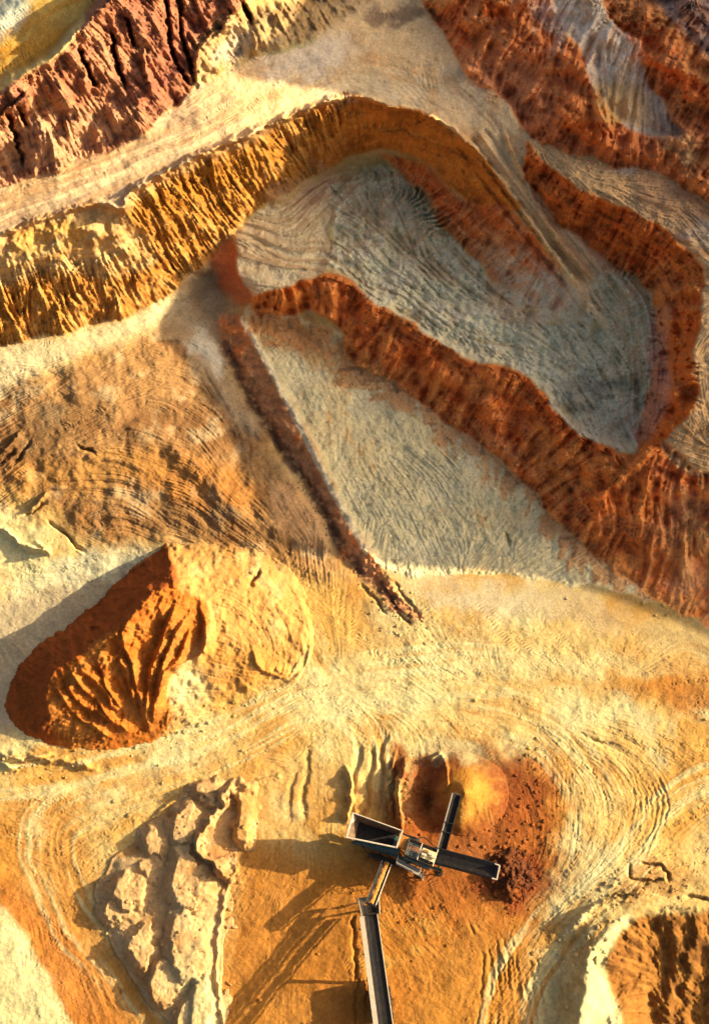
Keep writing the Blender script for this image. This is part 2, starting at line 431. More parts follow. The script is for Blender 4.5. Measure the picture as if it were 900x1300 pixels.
paint(blob(560, 1290, 90, 40), ORG, .7); paint(blob(470, 1280, 60, 40), DORG, .4)
paint(blob(860, 870, 90, 28, 0), ORG, .75); paint(blob(880, 880, 60, 16, 0), DORG, .4); paint(blob(730, 860, 60, 14), ORG, .4)
paint(blob(560, 950, 60, 12, 10), PALE, .5); paint(blob(450, 880, 120, 30, -5), PALE, .6); paint(blob(640, 840, 200, 18, 3), PALE, .5)
paint(blob(100, 930, 160, 20, -6), PALE, .55); paint(blob(60, 960, 60, 14), ORG, .4)
paint(blob(420, 770, 70, 45, 40), YEL, .8); paint(blob(470, 760, 30, 60, -30), ORG, .5); paint(blob(320, 700, 80, 18, 5), ORG, .7)
paint(blob(620, 760, 90, 25, 5), LIT(248, 210, 150), .85); paint(blob(740, 775, 60, 20, 12), LIT(232, 188, 128), .6)
paint(blob(870, 815, 70, 18, 20), LIT(240, 192, 118), .7); paint(blob(540, 800, 80, 26, 20), PALE, .5)
paint(poly_mask([(-60, 770), (100, 735), (200, 705), (190, 760), (60, 850), (30, 920), (-60, 930)], soft=8), LIT(215, 180, 130), .9)  # greyer tan filling the heap's cast shadow, shade put into the colour
paint(blob(100, 720, 110, 20, -12), LIT(250, 225, 165), .8); paint(blob(20, 690, 50, 40, 20), PALE, .8)
paint(blob(380, 1010, 90, 40), ORG, .45); paint(blob(200, 1020, 90, 26, -20), YEL, .6); paint(blob(840, 1060, 70, 40, 10), YEL, .55)
paint(blob(820, 1110, 60, 14, -8), DORG, .4)

paint(sstep(TR1 * .6 + TR3 + F9, 1.0, 3.2) * PQ, LIT(200, 128, 62), .45); paint(sstep(TREAD + TR1 * .2, .4, 1.2), LIT(205, 140, 76), .3)
# west slope
WS = poly_mask([(-60, 500), (60, 465), (140, 440), (200, 405), (262, 400), (290, 470), (330, 540), (390, 630), (440, 720), (400, 735), (330, 700), (210, 690), (110, 690), (60, 650), (-60, 640)], soft=12)
paint(WS, LIT(192, 132, 74), .95)
paint(WS * sstep(F60 + .5 * TR3 * .4, -.1, .6), LIT(150, 95, 50), .75)
paint(WS * sstep(F25b + TR3 * .25, .1, .8), LIT(222, 178, 120), .6)
paint(blob(50, 545, 80, 26, -30) * WS, LIT(130, 85, 45), .6)
paint(blob(250, 610, 90, 30, 15), LIT(205, 120, 40), .6); paint(blob(90, 600, 110, 24, -8), LIT(212, 140, 60), .55)
paint(blob(300, 670, 110, 18, 18), LIT(150, 98, 50), .6); paint(blob(110, 655, 70, 22, 10), LIT(165, 95, 35), .5)
paint(blob(380, 660, 22, 60, -35), SHD(150, 116, 80), .6)
paint(blob(30, 640, 50, 20, 20), LIT(235, 175, 90), .6)
paint(poly_mask([(-60, 440), (60, 428), (130, 412), (200, 388), (245, 350), (262, 365), (215, 400), (120, 445), (20, 480), (-60, 500)], soft=6), LIT(252, 214, 150), .85)
paint(blob(-10, 480, 60, 22, -20), LIT(252, 215, 150), .7)
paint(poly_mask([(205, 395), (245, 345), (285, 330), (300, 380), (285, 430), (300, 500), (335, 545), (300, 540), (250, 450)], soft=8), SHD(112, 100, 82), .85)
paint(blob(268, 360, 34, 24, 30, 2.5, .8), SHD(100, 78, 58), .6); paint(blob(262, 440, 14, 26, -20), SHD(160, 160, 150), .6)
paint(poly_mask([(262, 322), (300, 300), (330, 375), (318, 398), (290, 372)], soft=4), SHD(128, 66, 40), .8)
# lower floor and its bank
LF = poly_mask([(310, 402), (335, 385), (440, 430), (500, 480), (560, 530), (610, 565), (650, 600), (690, 640), (760, 700), (830, 760), (760, 745), (640, 730), (500, 728), (470, 705), (440, 650), (400, 575), (350, 480)], soft=1.3)
paint(LF, SHD(164, 154, 120)); paint(LF * sstep(F60, 0, .8), SHD(176, 158, 116), .6); paint(LF * sstep(F25b + F9b * .5 + TR1 * .15, .1, .9), SHD(134, 130, 106), .7); paint(LF * sstep(-F25 - F60 * .4 + TR1 * .2, .3, .9), SHD(186, 178, 146), .7)
paint(LF * sstep(F9b + F60, .7, 1.3), SHD(150, 110, 60), .5)
paint(blob(380, 430, 60, 26, 20), SHD(128, 96, 58), .7); paint(blob(430, 455, 18, 30), SHD(120, 100, 70), .5)
for p in [(560, 500, 34, 18, 30), (610, 545, 40, 14, 40), (530, 480, 30, 12, 35)]: paint(blob(*p) * sstep(F9, -.2, .4), SHD(84, 74, 62), .7)
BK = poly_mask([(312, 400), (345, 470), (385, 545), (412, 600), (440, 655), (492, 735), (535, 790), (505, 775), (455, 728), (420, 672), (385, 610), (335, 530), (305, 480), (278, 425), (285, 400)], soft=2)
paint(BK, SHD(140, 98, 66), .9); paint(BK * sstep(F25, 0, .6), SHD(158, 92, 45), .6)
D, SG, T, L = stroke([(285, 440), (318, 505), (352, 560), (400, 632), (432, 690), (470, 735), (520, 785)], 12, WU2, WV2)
paint((1 - sstep(D, 3, 11)) * sstep(F9 + .6, 0, .6), SHD(62, 42, 34), .85)  # shade along the gully painted in as a dark line
D, SG, T, L = stroke([(309, 405), (340, 462), (380, 540), (410, 600), (440, 656), (465, 700)], 8)
paint(1 - sstep(D, 2.4, 5.5), SHD(214, 204, 172), .9)
# haul road
HR = poly_mask([(-60, 315), (0, 298), (60, 275), (120, 258), (158, 263), (168, 243), (250, 200), (330, 165), (400, 135), (440, 122), (500, 135), (560, 155), (600, 188), (630, 222), (660, 262), (690, 305), (720, 345), (760, 400), (800, 440), (835, 400), (812, 358), (755, 318), (700, 272), (668, 222), (672, 172), (650, 132), (600, 98), (560, 40), (520, -60), (430, -60), (400, 45), (330, 75), (275, 100), (235, 122), (180, 172), (100, 198), (0, 225), (-60, 235)], soft=1.3)
paint(HR, SHD(158, 134, 100)); paint(HR * sstep(TR3 + TR1 * .6, -.4, 1.8), SHD(188, 168, 132), .7); paint(HR * sstep(F60, 0, .9), SHD(158, 144, 120), .5); paint(HR * sstep(F9b + F25, .3, 1.4), SHD(140, 112, 78), .6); paint(HR * sstep(F25, .2, .9), SHD(150, 112, 70), .4)
HL = HR * sstep(-FU - 0 * FV, -330, -230)  # sunlit west stretch: road colour split into lit and shaded versions
paint(HL, LIT(206, 164, 118), .9); paint(HL * sstep(TR3, 0, 1.5), LIT(176, 132, 95), .5); paint(HL * sstep(F60, .1, .9), LIT(226, 184, 128), .5)
paint(blob(60, 230, 120, 16, -22) * HR, LIT(225, 160, 90), .5)
paint(blob(390, 75, 60, 24, -10) * HR, SHD(165, 160, 150), .6)
# red rock face
RR = poly_mask([(-60, 150), (0, 118), (45, 88), (100, 42), (135, -60), (330, -60), (300, 20), (262, 60), (250, 105), (180, 172), (100, 205), (0, 235), (-60, 250)], soft=1.3)
paint(RR, LIT(214, 132, 80)); paint(RR * sstep(DN3, -.2, 1.4), LIT(234, 166, 106), .7); paint(RR * sstep(-DN3, .2, 1.6), LIT(170, 98, 60), .6)
paint(RR * sstep(F60, 0, .8), LIT(196, 114, 78), .6); paint(RR * blob(170, 60, 90, 70, -30), LIT(172, 100, 74), .35); paint(RR * blob(40, 190, 120, 34, -18), LIT(238, 172, 118), .7)
paint(RR * blob(235, 60, 30, 80, 20), LIT(160, 84, 66), .4); paint(RR * blob(80, 60, 60, 18, -40), LIT(214, 138, 92), .6)
PG = poly_mask([(248, 60), (280, 28), (330, 10), (400, -10), (450, -60), (520, -60), (440, 20), (380, 50), (300, 80), (262, 105)], soft=4)
paint(PG, LIT(220, 164, 100), .9); paint(PG * sstep(F9b, 0, .6), LIT(232, 184, 124), .6); paint(blob(300, 60, 28, 16, -20), SHD(130, 122, 112), .6); paint(blob(380, 10, 50, 14, -15), LIT(150, 100, 50), .5)
YT = poly_mask([(-60, 128), (0, 102), (60, 68), (112, 8), (136, -60), (-60, -60)], soft=2)
paint(YT, LIT(228, 148, 48)); paint(YT * sstep(TR3, -.5, 1), LIT(240, 190, 95), .6); paint(blob(10, 15, 40, 22, -45, .4), LIT(255, 240, 190), .9)
# yellow wall
YW = poly_mask([(-60, 318)] + [p[:2] for p in ROAD_EDGE[2:14]] + [(660, 262), (640, 262), (600, 262), (570, 235), (530, 200), (480, 188), (430, 205), (400, 225), (350, 255), (300, 290), (278, 318), (240, 348), (190, 388), (130, 410), (60, 425), (0, 440), (-60, 452)], soft=1.3)
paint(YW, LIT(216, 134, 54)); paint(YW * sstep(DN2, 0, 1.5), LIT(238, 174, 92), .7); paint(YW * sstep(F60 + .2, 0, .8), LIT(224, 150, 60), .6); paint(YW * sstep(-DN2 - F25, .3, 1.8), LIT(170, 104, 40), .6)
rel = np.clip((Zb - 7) / 13, 0, 1)
paint(YW * (sstep(rel, .45, .65) - sstep(rel, .75, .95)) * sstep(F25 + .4, 0, .5), LIT(196, 118, 28), .55)
paint(YW * sstep(rel, .88, 1.02), LIT(238, 190, 130), .6)
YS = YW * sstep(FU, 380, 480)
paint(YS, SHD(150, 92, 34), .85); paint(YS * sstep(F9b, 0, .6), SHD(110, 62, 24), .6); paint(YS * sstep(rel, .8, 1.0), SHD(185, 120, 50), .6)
paint(poly_mask([(-60, 330), (10, 310), (60, 285), (110, 270), (160, 275), (200, 330), (150, 350), (60, 345), (0, 365), (-60, 370)], soft=5), LIT(246, 194, 122), .75)
paint(blob(60, 300, 45, 14, -12), LIT(235, 160, 62), .7)
# rust lower part of the wall round the crescent
RW = poly_mask([(480, 195), (530, 205), (570, 240), (600, 262), (640, 262), (668, 285), (700, 330), (730, 375), (700, 395), (650, 372), (610, 335), (570, 290), (545, 245), (510, 220)], soft=2)
paint(RW, SHD(150, 82, 38)); paint(RW * sstep(DN2, 0, 1.2), SHD(176, 118, 74), .6)
paint(blob(650, 340, 50, 16, 45), SHD(196, 152, 104), .55)
WEDGE = blob(690, 375, 62, 34, 48, 1.5, .8)
# fan of spread tan clay and the grey crescent
FAN = poly_mask([(298, 298), (350, 262), (400, 240), (432, 222), (425, 250), (416, 300), (420, 345), (360, 362), (322, 378)], soft=1.3)
paint(FAN, SHD(172, 158, 128)); paint(FAN * sstep(TRL + F25, .1, 1.6), SHD(136, 116, 88), .7); paint(FAN * sstep(-TRL - F25b, .5, 2), SHD(204, 194, 164), .6); paint(blob(400, 235, 50, 18, -20), SHD(140, 112, 90), .6)
CR = poly_mask([(418, 240), (440, 230), (480, 212), (520, 232), (550, 270), (580, 310), (620, 350), (660, 390), (700, 412), (740, 400), (760, 345), (800, 355), (832, 400), (828, 470), (816, 540), (802, 570), (760, 560), (720, 540), (690, 500), (650, 463), (600, 455), (560, 435), (520, 405), (470, 380), (432, 350), (420, 330), (424, 290)], soft=1.3)
paint(CR, SHD(200, 196, 168)); paint(CR * sstep(TRL * .8 + TR3 * .6 + F25 * 1.5, 0, 1.8), SHD(226, 222, 196), .9); paint(CR * sstep(-TRL - F25b * 1.6, .2, 1.8), SHD(138, 122, 92), .7); paint(CR * sstep(F60, .2, .9), SHD(158, 144, 112), .5)
paint(blob(700, 375, 44, 30, 40), SHD(200, 190, 170), .5); paint(blob(660, 380, 50, 26, 40), SHD(182, 150, 118), .6)
paint(blob(775, 498, 40, 18, -10, 2.5, .8), SHD(84, 80, 68), .6); paint(blob(735, 500, 20, 24, 0), SHD(110, 108, 96), .6); paint(blob(760, 535, 40, 22, 15), SHD(140, 134, 116), .7)
paint(blob(500, 250, 50, 30, 30), SHD(140, 142, 124), .4); paint(WEDGE * sstep(F9b + TRL * .4 + .6, 0, .9), SHD(200, 190, 164), .85)
# rust band
RB = poly_mask([p[:2] for p in RUST_CREST] + [(840, 562), (900, 605), (960, 610), (960, 830), (900, 800), (835, 757), (775, 722), (720, 672), (670, 618), (620, 570), (560, 532), (510, 492), (440, 456), (432, 420), (400, 395), (330, 402)], soft=1.3)
paint(RB, SHD(166, 92, 42)); paint(RB * sstep(F60, 0, .7), SHD(160, 104, 62), .6); paint(RB * sstep(F25 + F60 * .5, 0, .9), SHD(204, 124, 62), .7); paint(RB * sstep(-F25b + DN3 * .15, .2, 1.0), SHD(116, 66, 38), .6); paint(RB * sstep(DN1 + F9, .5, 2.2), SHD(190, 128, 84), .35)
D, SG, T, L = stroke([p[:2] for p in RUST_CREST], 16, WU2, WV2)
paint((1 - sstep(D, 3, 12)) * RB, SHD(172, 88, 32), .6)
for p in [(545, 495, 26, 16, 50), (600, 505, 22, 14, 40), (510, 480, 20, 10, 30)]: paint(blob(*p) * sstep(DN2, -.8, .8), SHD(176, 118, 66), .6)
paint(blob(360, 378, 40, 10, -14), SHD(158, 92, 34), .7)
paint(blob(870, 650, 24, 34, 20), SHD(196, 152, 120), .6); paint(blob(870, 740, 34, 22, 20), SHD(150, 112, 84), .6); paint(blob(800, 620, 34, 14, -40), SHD(174, 100, 44), .6)
paint(blob(845, 715, 26, 24, 0), SHD(150, 76, 26), .6)
LAYC = lambda M_, dk, lt: (paint(M_ * sstep(LAY, .1, .6), dk, .42), paint(M_ * sstep(-LAY2, .15, .7), lt, .45), paint(M_ * sstep(DN1 * .4 + DN2 * .5 + F9, .7, 2.0), dk, .3))
LAYC(RB, SHD(112, 62, 34), SHD(204, 142, 92))
D, SG, T, L = stroke([p[:2] for p in RUST_TOE], 46, WU, WV)
ap_ = sstep(1.1 - D / 26 + DN3 * .35 + F9b * .5, 0, .7)
paint(ap_ * LF, SHD(150, 104, 60), .7); paint(ap_ * LF * sstep(F9 + F4 * .5, .2, .8), SHD(96, 72, 52), .7); paint(ap_ * RB * sstep(DN3 - .2, -.3, 1), SHD(186, 128, 76), .6)
# east wall and benches
EW = poly_mask([(668, 176), (685, 200), (720, 226), (760, 250), (820, 280), (868, 312), (894, 345), (893, 385), (880, 440), (884, 500), (862, 540), (838, 562), (806, 572), (818, 530), (828, 470), (834, 410), (815, 358), (755, 318), (700, 272), (664, 222)], soft=1.3)
EBN = poly_mask([(668, 176), (690, 165), (760, 205), (840, 222), (960, 262), (960, 620), (900, 605), (872, 600), (848, 584), (838, 562), (862, 540), (884, 500), (880, 440), (893, 385), (894, 345), (868, 312), (820, 280), (760, 250), (720, 226), (685, 200)], soft=1.3)
paint(EBN, SHD(165, 135, 96)); paint(EBN * sstep(TR1 + TR3, 0, 2), SHD(200, 172, 128), .7); paint(EBN * sstep(F25, .1, .8), SHD(120, 84, 52), .6); paint(blob(850, 255, 60, 30, 20), SHD(150, 115, 84), .8)
paint(blob(800, 208, 24, 10), SHD(172, 156, 146), .7); paint(blob(900, 300, 30, 14, 40), SHD(190, 170, 150), .6)
paint(EW, SHD(170, 96, 44)); paint(EW * sstep(F60, 0, .7), SHD(150, 104, 70), .5); paint(EW * sstep(F9b, 0, .9), SHD(128, 68, 32), .5); paint(EW * sstep(F25, .1, .9), SHD(186, 108, 50), .6)
D, SG, T, L = stroke([(685, 200), (760, 250), (820, 280), (868, 312), (896, 345), (895, 385), (882, 440), (886, 500), (838, 562)], 14, WU2, WV2)
paint((1 - sstep(D, 2, 9)) * EW, SHD(186, 98, 34), .6)
D, SG, T, L = stroke([(838, 400), (834, 450), (838, 500), (815, 548)], 20)
paint((1 - sstep(D, 6, 18)), SHD(176, 136, 116), .75)
LAYC(EW, SHD(104, 54, 28), SHD(198, 118, 58))
TANP = sstep(fbm(FU, FV, 38, 4, 88) + DN3 * .12, .05, .55)
paint((RB + EW) * TANP, SHD(202, 138, 74), .5); paint(RB * sstep(FU + FV * .3, 1010, 1080) * sstep(F25 + DN3 * .2, -.2, .6), SHD(208, 158, 100), .55); paint(RB * (1 - sstep(FU, 420, 480)), SHD(176, 110, 50), .4)
# upper right
UR_ = poly_mask([(520, -60), (545, 10), (560, 40), (600, 98), (650, 132), (672, 172), (760, 205), (840, 222), (960, 262), (960, -60)], soft=1.3)
paint(UR_, SHD(168, 100, 56)); paint(UR_ * sstep(fbm(FU, FV, 44, 4, 89), .0, .5), SHD(196, 138, 82), .65); paint(UR_ * sstep(F60, 0, .8), SHD(200, 126, 74), .7); paint(UR_ * sstep(-F25b, .1, .9), SHD(116, 64, 40), .6)
paint(poly_mask([(600, 95), (660, 42), (700, 62), (735, 110), (700, 140), (650, 130)], soft=8), SHD(158, 106, 70), .8)
paint(blob(650, 25, 60, 12, 42), SHD(166, 82, 30), .7); paint(blob(720, 120, 40, 22, 40), SHD(170, 100, 48), .6); paint(blob(745, 165, 40, 14, 15), SHD(178, 88, 28), .7)
GU_ = poly_mask([(690, -60), (735, -60), (770, 20), (815, 55), (825, 110), (868, 172), (835, 172), (800, 160), (775, 140), (752, 100), (735, 60), (712, 40), (700, 0)], soft=1.3)
paint(GU_, SHD(218, 190, 160)); paint(GU_ * sstep(DN2, -.5, 1.2), SHD(232, 220, 205), .8); paint(GU_ * sstep(-DN2, 1.1, 2.4), SHD(180, 132, 90), .35); paint(blob(790, 130, 30, 24, 20), SHD(200, 160, 96), .7)
paint(poly_mask([(800, -60), (840, 10), (880, 55), (960, 110), (960, -60)], soft=4), SHD(130, 112, 104), .9); paint(blob(885, 20, 26, 22), SHD(78, 58, 56), .6)
paint(blob(850, 90, 70, 12, 40), SHD(168, 80, 30), .8); paint(blob(865, 165, 40, 20, 30), SHD(110, 70, 50), .6)
paint(blob(500, 18, 40, 10, 0), SHD(70, 52, 46), .7); paint(blob(450, 240 - 130, 60, 16), SHD(172, 165, 140), .4)
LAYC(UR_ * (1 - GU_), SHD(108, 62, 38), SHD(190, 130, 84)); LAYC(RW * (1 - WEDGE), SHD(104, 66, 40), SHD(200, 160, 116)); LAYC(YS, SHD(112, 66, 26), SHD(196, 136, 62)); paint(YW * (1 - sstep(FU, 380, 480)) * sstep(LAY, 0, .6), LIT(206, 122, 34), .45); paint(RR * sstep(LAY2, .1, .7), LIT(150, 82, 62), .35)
paint(blob(640, 110, 70, 40, 20) * UR_, SHD(176, 124, 86), .6); paint(blob(700, 20, 18, 30, -20), SHD(220, 205, 190), .6); paint(blob(865, 185, 30, 14, 0), SHD(200, 168, 120), .6)
# hollow lower right
HB = poly_mask([(800, 1170), (900, 1155), (960, 1150), (960, 1360), (790, 1360), (772, 1260), (768, 1225), (785, 1190)], soft=3)
paint(HB, LIT(176, 108, 42)); paint(HB * sstep(F25, 0, .7), LIT(128, 74, 28), .7); paint(HB * sstep(DN2, .2, 1.5), LIT(200, 130, 54), .5)
paint(poly_mask([(792, 1160), (756, 1190), (742, 1240), (736, 1360), (796, 1360), (778, 1270), (768, 1230), (780, 1195), (806, 1168)], soft=2.5), PALE, .8)
paint(blob(830, 1130, 60, 12, -10), LIT(170, 105, 45), .6)
HOLE = HB

# ------------------------------------------------------------------ heaps standing on the ground (height above the ground sheet)
def heap(rings):
    return np.maximum(at_grid(diffuse(rings, 0.0, CD, (300, 300, 200, 120, 60)), WU2, WV2), 0)
OUT1 = [(214, 690), (300, 692), (362, 716), (392, 765), (396, 815), (380, 858), (330, 882), (272, 902), (215, 934), (150, 952), (66, 946), (14, 918), (8, 880), (40, 826), (98, 786), (164, 724)]
def ring(o, z=0.0):
    P = dense(o + [o[0]], 4); return [(p[0], p[1], z) for p in P]
H1 = heap([ring(OUT1),
    [(214, 700, 2.2), (218, 722, 4.6), (220, 746, 6.2), (196, 752, 6.6), (166, 786, 6.6), (147, 802, 6.4), (100, 832, 5.6), (67, 853, 4.8), (60, 882, 3.8), (64, 930, .9)],
    [(212, 745, 6.0), (256, 764, 3.9), (300, 760, 2.6), (360, 775, 1.6)], [(256, 764, 3.9), (262, 800, 2.9), (242, 832, 2.4), (216, 870, 2.0), (214, 910, 1.2)],
    [(240, 712, 2.6), (300, 712, 1.5), (350, 735, 1.1)], [(300, 800, 2.4), (330, 850, 1.3), (270, 870, 1.5)], [(380, 780, .8), (382, 820, .9), (360, 855, .8)],
    [(205, 790, 5.0), (196, 850, 2.8), (176, 905, 1.1)], [(110, 860, 4.0), (112, 915, 1.4)], [(150, 850, 4.0), (145, 910, 1.6)]])
def add_stroke(H, poly, r, h, side=0, U=None, V=None, end=True, brk=False, lin=False):
    """a ridge (h>0) or furrow (h<0); side: steep on that side"""
    D, SG, T, L = stroke(poly, r * 1.2, WU2 if U is None else U, WV2 if V is None else V)
    d = D / r
    if side: d = np.where(SG * side > 0, d * (4.5 if lin else 2.2), d)
    p = np.clip(1 - d, 0, 1); p = (p if lin else p * p * (3 - 2 * p)) * (.85 + .35 * F25)
    if end: p = p * np.clip(np.minimum(T, L - T) / (r * 1.5) + .25, 0, 1)
    if brk: p = p * np.clip(.45 + F60 * 1.6 + F25 * .8, 0, 1)
    return H + p * h
def Z5(pts): return [(x / 2, 650 + y / 2) for x, y in pts]
for pts, r, h in [([(295, 305), (330, 360), (350, 440), (372, 520)], 8, 1.3), ([(160, 425), (215, 490), (330, 560)], 6, .9), ([(205, 400), (260, 450), (290, 500)], 6, 1.0),
                  ([(245, 380), (275, 450), (305, 495)], 6, 1.1), ([(300, 360), (325, 420), (345, 490)], 6, 1.1), ([(450, 225), (410, 330), (385, 420), (372, 525)], 9, 1.5),
                  ([(470, 262), (432, 340), (405, 430), (390, 525)], 7, 1.3), ([(482, 290), (462, 350), (430, 400)], 6, 1.0), ([(340, 262), (315, 300), (325, 350)], 6, 1.0),
                  ([(135, 440), (200, 520), (290, 580)], 5, .7), ([(180, 405), (235, 470), (290, 540)], 5, .7), ([(520, 300), (515, 360), (425, 400), (405, 450)], 6, 1.0),
                  ([(500, 235), (520, 290), (520, 350)], 7, 1.2), ([(640, 345), (660, 395), (740, 425)], 7, .7), ([(775, 280), (790, 350), (770, 400), (700, 450)], 8, .5)]:
    H1 = add_stroke(H1, Z5(pts), r * 2.1, h * .85, -1, FU + (WU - FU) * .6, FV + (WV - FV) * .6, lin=True)
H1 *= sstep(poly_mask(OUT1, WU2, WV2, soft=3), .1, .6)
CM1 = poly_mask([(212, 690), (222, 745), (256, 764), (260, 800), (242, 830), (214, 868), (212, 932), (150, 956), (60, 950), (0, 920), (0, 880), (40, 820), (100, 780), (164, 722)], soft=2)
CH1 = C.copy()
def paint2(CC, mask, col, amt=1.0):
    m = (np.clip(mask, 0, 1) * amt)[..., None]; CC[:] = CC * (1 - m) + np.asarray(col, np.float32) * m
CH1[:] = LIT(236, 162, 80); paint2(CH1, sstep(F25, 0, .7), LIT(246, 190, 114), .7); paint2(CH1, sstep(F60, .1, .8), ORG, .6); paint2(CH1, blob(300, 850, 70, 30), ORG, .5)
paint2(CH1, blob(235, 870, 28, 26), PALE, .7); paint2(CH1, (1 - sstep(H1, .1, .9)) * sstep(FU, 210, 260), C.copy(), .85)
paint2(CH1, CM1, LIT(214, 114, 36)); paint2(CH1, CM1 * sstep(F25 + .2, 0, .7), LIT(228, 138, 56), .6); paint2(CH1, CM1 * sstep(-F25b, .2, .8), LIT(190, 92, 26), .5)
paint2(CH1, poly_mask([(212, 690), (224, 748), (196, 752), (166, 786), (100, 832), (67, 853), (60, 890), (66, 950), (0, 930), (0, 860), (60, 800), (164, 722)], soft=2), LIT(186, 84, 26), .85)

def cone(cu, cv, R, h, sq=1.0, lump=0.0, seed=3):
    r = np.hypot(FU - cu, (FV - cv) / sq) / R + fbm(FU, FV, 14, 3, seed) * (.012 + lump * .25) + fbm(FU, FV, 50, 2, seed + 1) * .10
    H = np.clip(1 - r, 0, 1) ** 1.25 * h
    if lump: H = H + lump * np.clip(RIDG, 0, 1) * np.clip(1.15 - r, 0, .5) * h * 1.2 * (r < 1.15)
    return H
H2 = cone(590, 1006, 52, 2.9)
CH2 = C.copy(); CH2[:] = LIT(228, 144, 52); paint2(CH2, sstep(F9, 0, .8), LIT(236, 160, 70), .5); paint2(CH2, 1 - sstep(H2 + F9 * .3, .2, 1.3), C.copy(), .95)
H3 = cone(648, 1112, 32, 1.1, 1.0, .7, 9)
CH3 = C.copy(); CH3[:] = LIT(120, 62, 24); paint2(CH3, sstep(F9b, 0, .7), LIT(180, 88, 30), .6)
OUT4 = [(262, 1008), (300, 990), (330, 996), (330, 1040), (322, 1085), (296, 1110), (284, 1150), (278, 1210), (284, 1262), (296, 1340), (246, 1340), (214, 1268), (178, 1232), (168, 1190), (142, 1176), (140, 1130), (150, 1105), (178, 1070), (196, 1040), (230, 1012)]
W3U = FU + F9b * 2.2 + F25 * 9; W3V = FV + F9 * 2.2 + F25b * 9
def slab(pts, h, lean=0.0, soft=1.6):
    m = poly_mask(pts, W3U, W3V, soft=soft, smooth=True)
    cu = np.mean([q[0] for q in pts])
    return np.maximum(m * (h * .72 + (FU - cu) * lean * .5 + F9 * .03 + F25 * .10), 0)
H4 = poly_mask([(128, 1130), (150, 1100), (190, 1056), (240, 1020), (290, 1000), (300, 1060), (284, 1110), (276, 1240), (284, 1345), (236, 1345), (206, 1270), (172, 1232), (150, 1190)], W3U, W3V, soft=7) * .55
for (cu, cv, ru, rv, h) in [(246, 1120, 46, 66, 1.9), (244, 1200, 44, 70, 1.7), (262, 1290, 34, 70, 1.5), (242, 1052, 38, 42, 1.5), (166, 1136, 38, 34, 1.6), (156, 1158, 34, 26, 1.1), (188, 1200, 32, 42, 1.4), (214, 1246, 32, 38, 1.3), (202, 1072, 30, 30, 1.2),
                            (236, 1296, 22, 34, 1.3), (270, 1008, 34, 18, 1.3), (196, 1108, 26, 30, .9), (222, 1340, 26, 30, 1.3), (312, 1034, 20, 50, 1.5), (290, 1096, 20, 18, .9)]:
    x = (W3U - cu) / ru; y = (W3V - cv) / rv; r = np.sqrt(x * x + y * y) + F9 * .03 + F25 * .12
    k_ = np.where(x < 0, 2.6, 1.3)
    H4 = np.maximum(H4, np.clip((1 - r) * k_, 0, 1) * h * (1 - .22 * x) * .9 * (1 + .03 * F9))
for pts, r, h, s in [([(308, 992), (284, 1012), (264, 1044), (260, 1074), (276, 1098), (296, 1112)], 9, 1.6, 0)]:
    H4 = add_stroke(H4, pts, r, h, s, W3U, W3V)
H4 = np.where((H4 > .05) & (H4 < .14), .14, H4)
H4 = np.where(H4 > .12, H4, 0)
CH4 = C.copy(); CH4[:] = LIT(232, 172, 104); paint2(CH4, sstep(F25, 0, .7), LIT(244, 192, 124), .7); paint2(CH4, sstep(-F25b, .2, .8), LIT(205, 135, 62), .7); paint2(CH4, blob(312, 1030, 16, 40, 0), LIT(228, 160, 80), .6)
paint2(CH4, blob(285, 1090, 20, 20), LIT(176, 100, 40), .6)
paint2(CH4, blob(250, 1270, 30, 60, -20), PALE, .5)

# ------------------------------------------------------------------ small relief of the ground sheet
Z = Zb.copy()
Ds, _a, _b, _c = stroke([(480, 722), (600, 731), (700, 741), (760, 755), (830, 778), (920, 806)], 60); CALM = 1 - .85 * np.clip(1.4 - Ds / 40, 0, 1)
OPEN = 1 - np.clip(YW + RR + RB + EW + UR_ + GU_ + PG, 0, 1)
flat = OPEN * (1 - np.clip(CR + FAN, 0, 1))
Z += flat * (TR1 * .016 * PQ + TR3 * .018 * PQ + F9 * .03 + F4 * .014 + F25 * .09 + TREAD * .04) * CALM
Z += CR * (TRL * .13 * (.35 + PQ) + TR1 * .06 + TR3 * .09 + F9 * .26 + F25 * .7 + F4 * .05 + RIDG * .25)
Z += FAN * (TRL * .12 + TR3 * .14 + F9 * .1 + F25 * .3)
wall = sstep(SLOPE, .01, .04)
ys = 1 - sstep(FU, 420, 520) * .45
Z += YW * ys * (DN2 * .12 + DN1 * .07 + DN3 * .07) * (1 + .9 * F60) * sstep(rel, 1.12, .8) * (1 - .8 * poly_mask([(-60, 320), (0, 300), (60, 278), (120, 262), (165, 268), (150, 315), (80, 330), (0, 345), (-60, 365)], soft=5)) + YW * (F25 * .35 + F9 * .12 + LAY * .25) 
Z += RR * (DN3 * .13 + DN2 * .08 + DN1 * .05 + F25 * .6 + F60 * .9 + F9 * .14)
Z += PG * (F9 * .14 + F25 * .5 + DN2 * .08)
Z += (RB + EW) * (1 - .65 * sstep(FV, 650, 730)) * (DN2 * .14 + DN1 * .05 + DN3 * .34 + F9 * .2 + F25 * 1.2 + F60 * .8 + RIDG * .2 + LAY * .5)
Z += RW * (DN3 * .25 + DN2 * .15)
Z += UR_ * (1 - GU_) * (DN2 * .14 + DN3 * .26 + F9 * .18 + F25 * 1.0 + F60 * 1.3 + RIDG * .2 + LAY * .4)
Z += GU_ * (DN3 * .18 + DN2 * .12 + F25 * .4)
Z += HB * (DN3 * .06 + DN2 * .04 + F25 * .35 + F9 * .08)
Z += EBN * (TR3 * .16 + TR1 * .06 + F25 * .25)
Z += LF * (F4 * .04 + F9 * .06 + TR1 * .03 + F25 * .15)
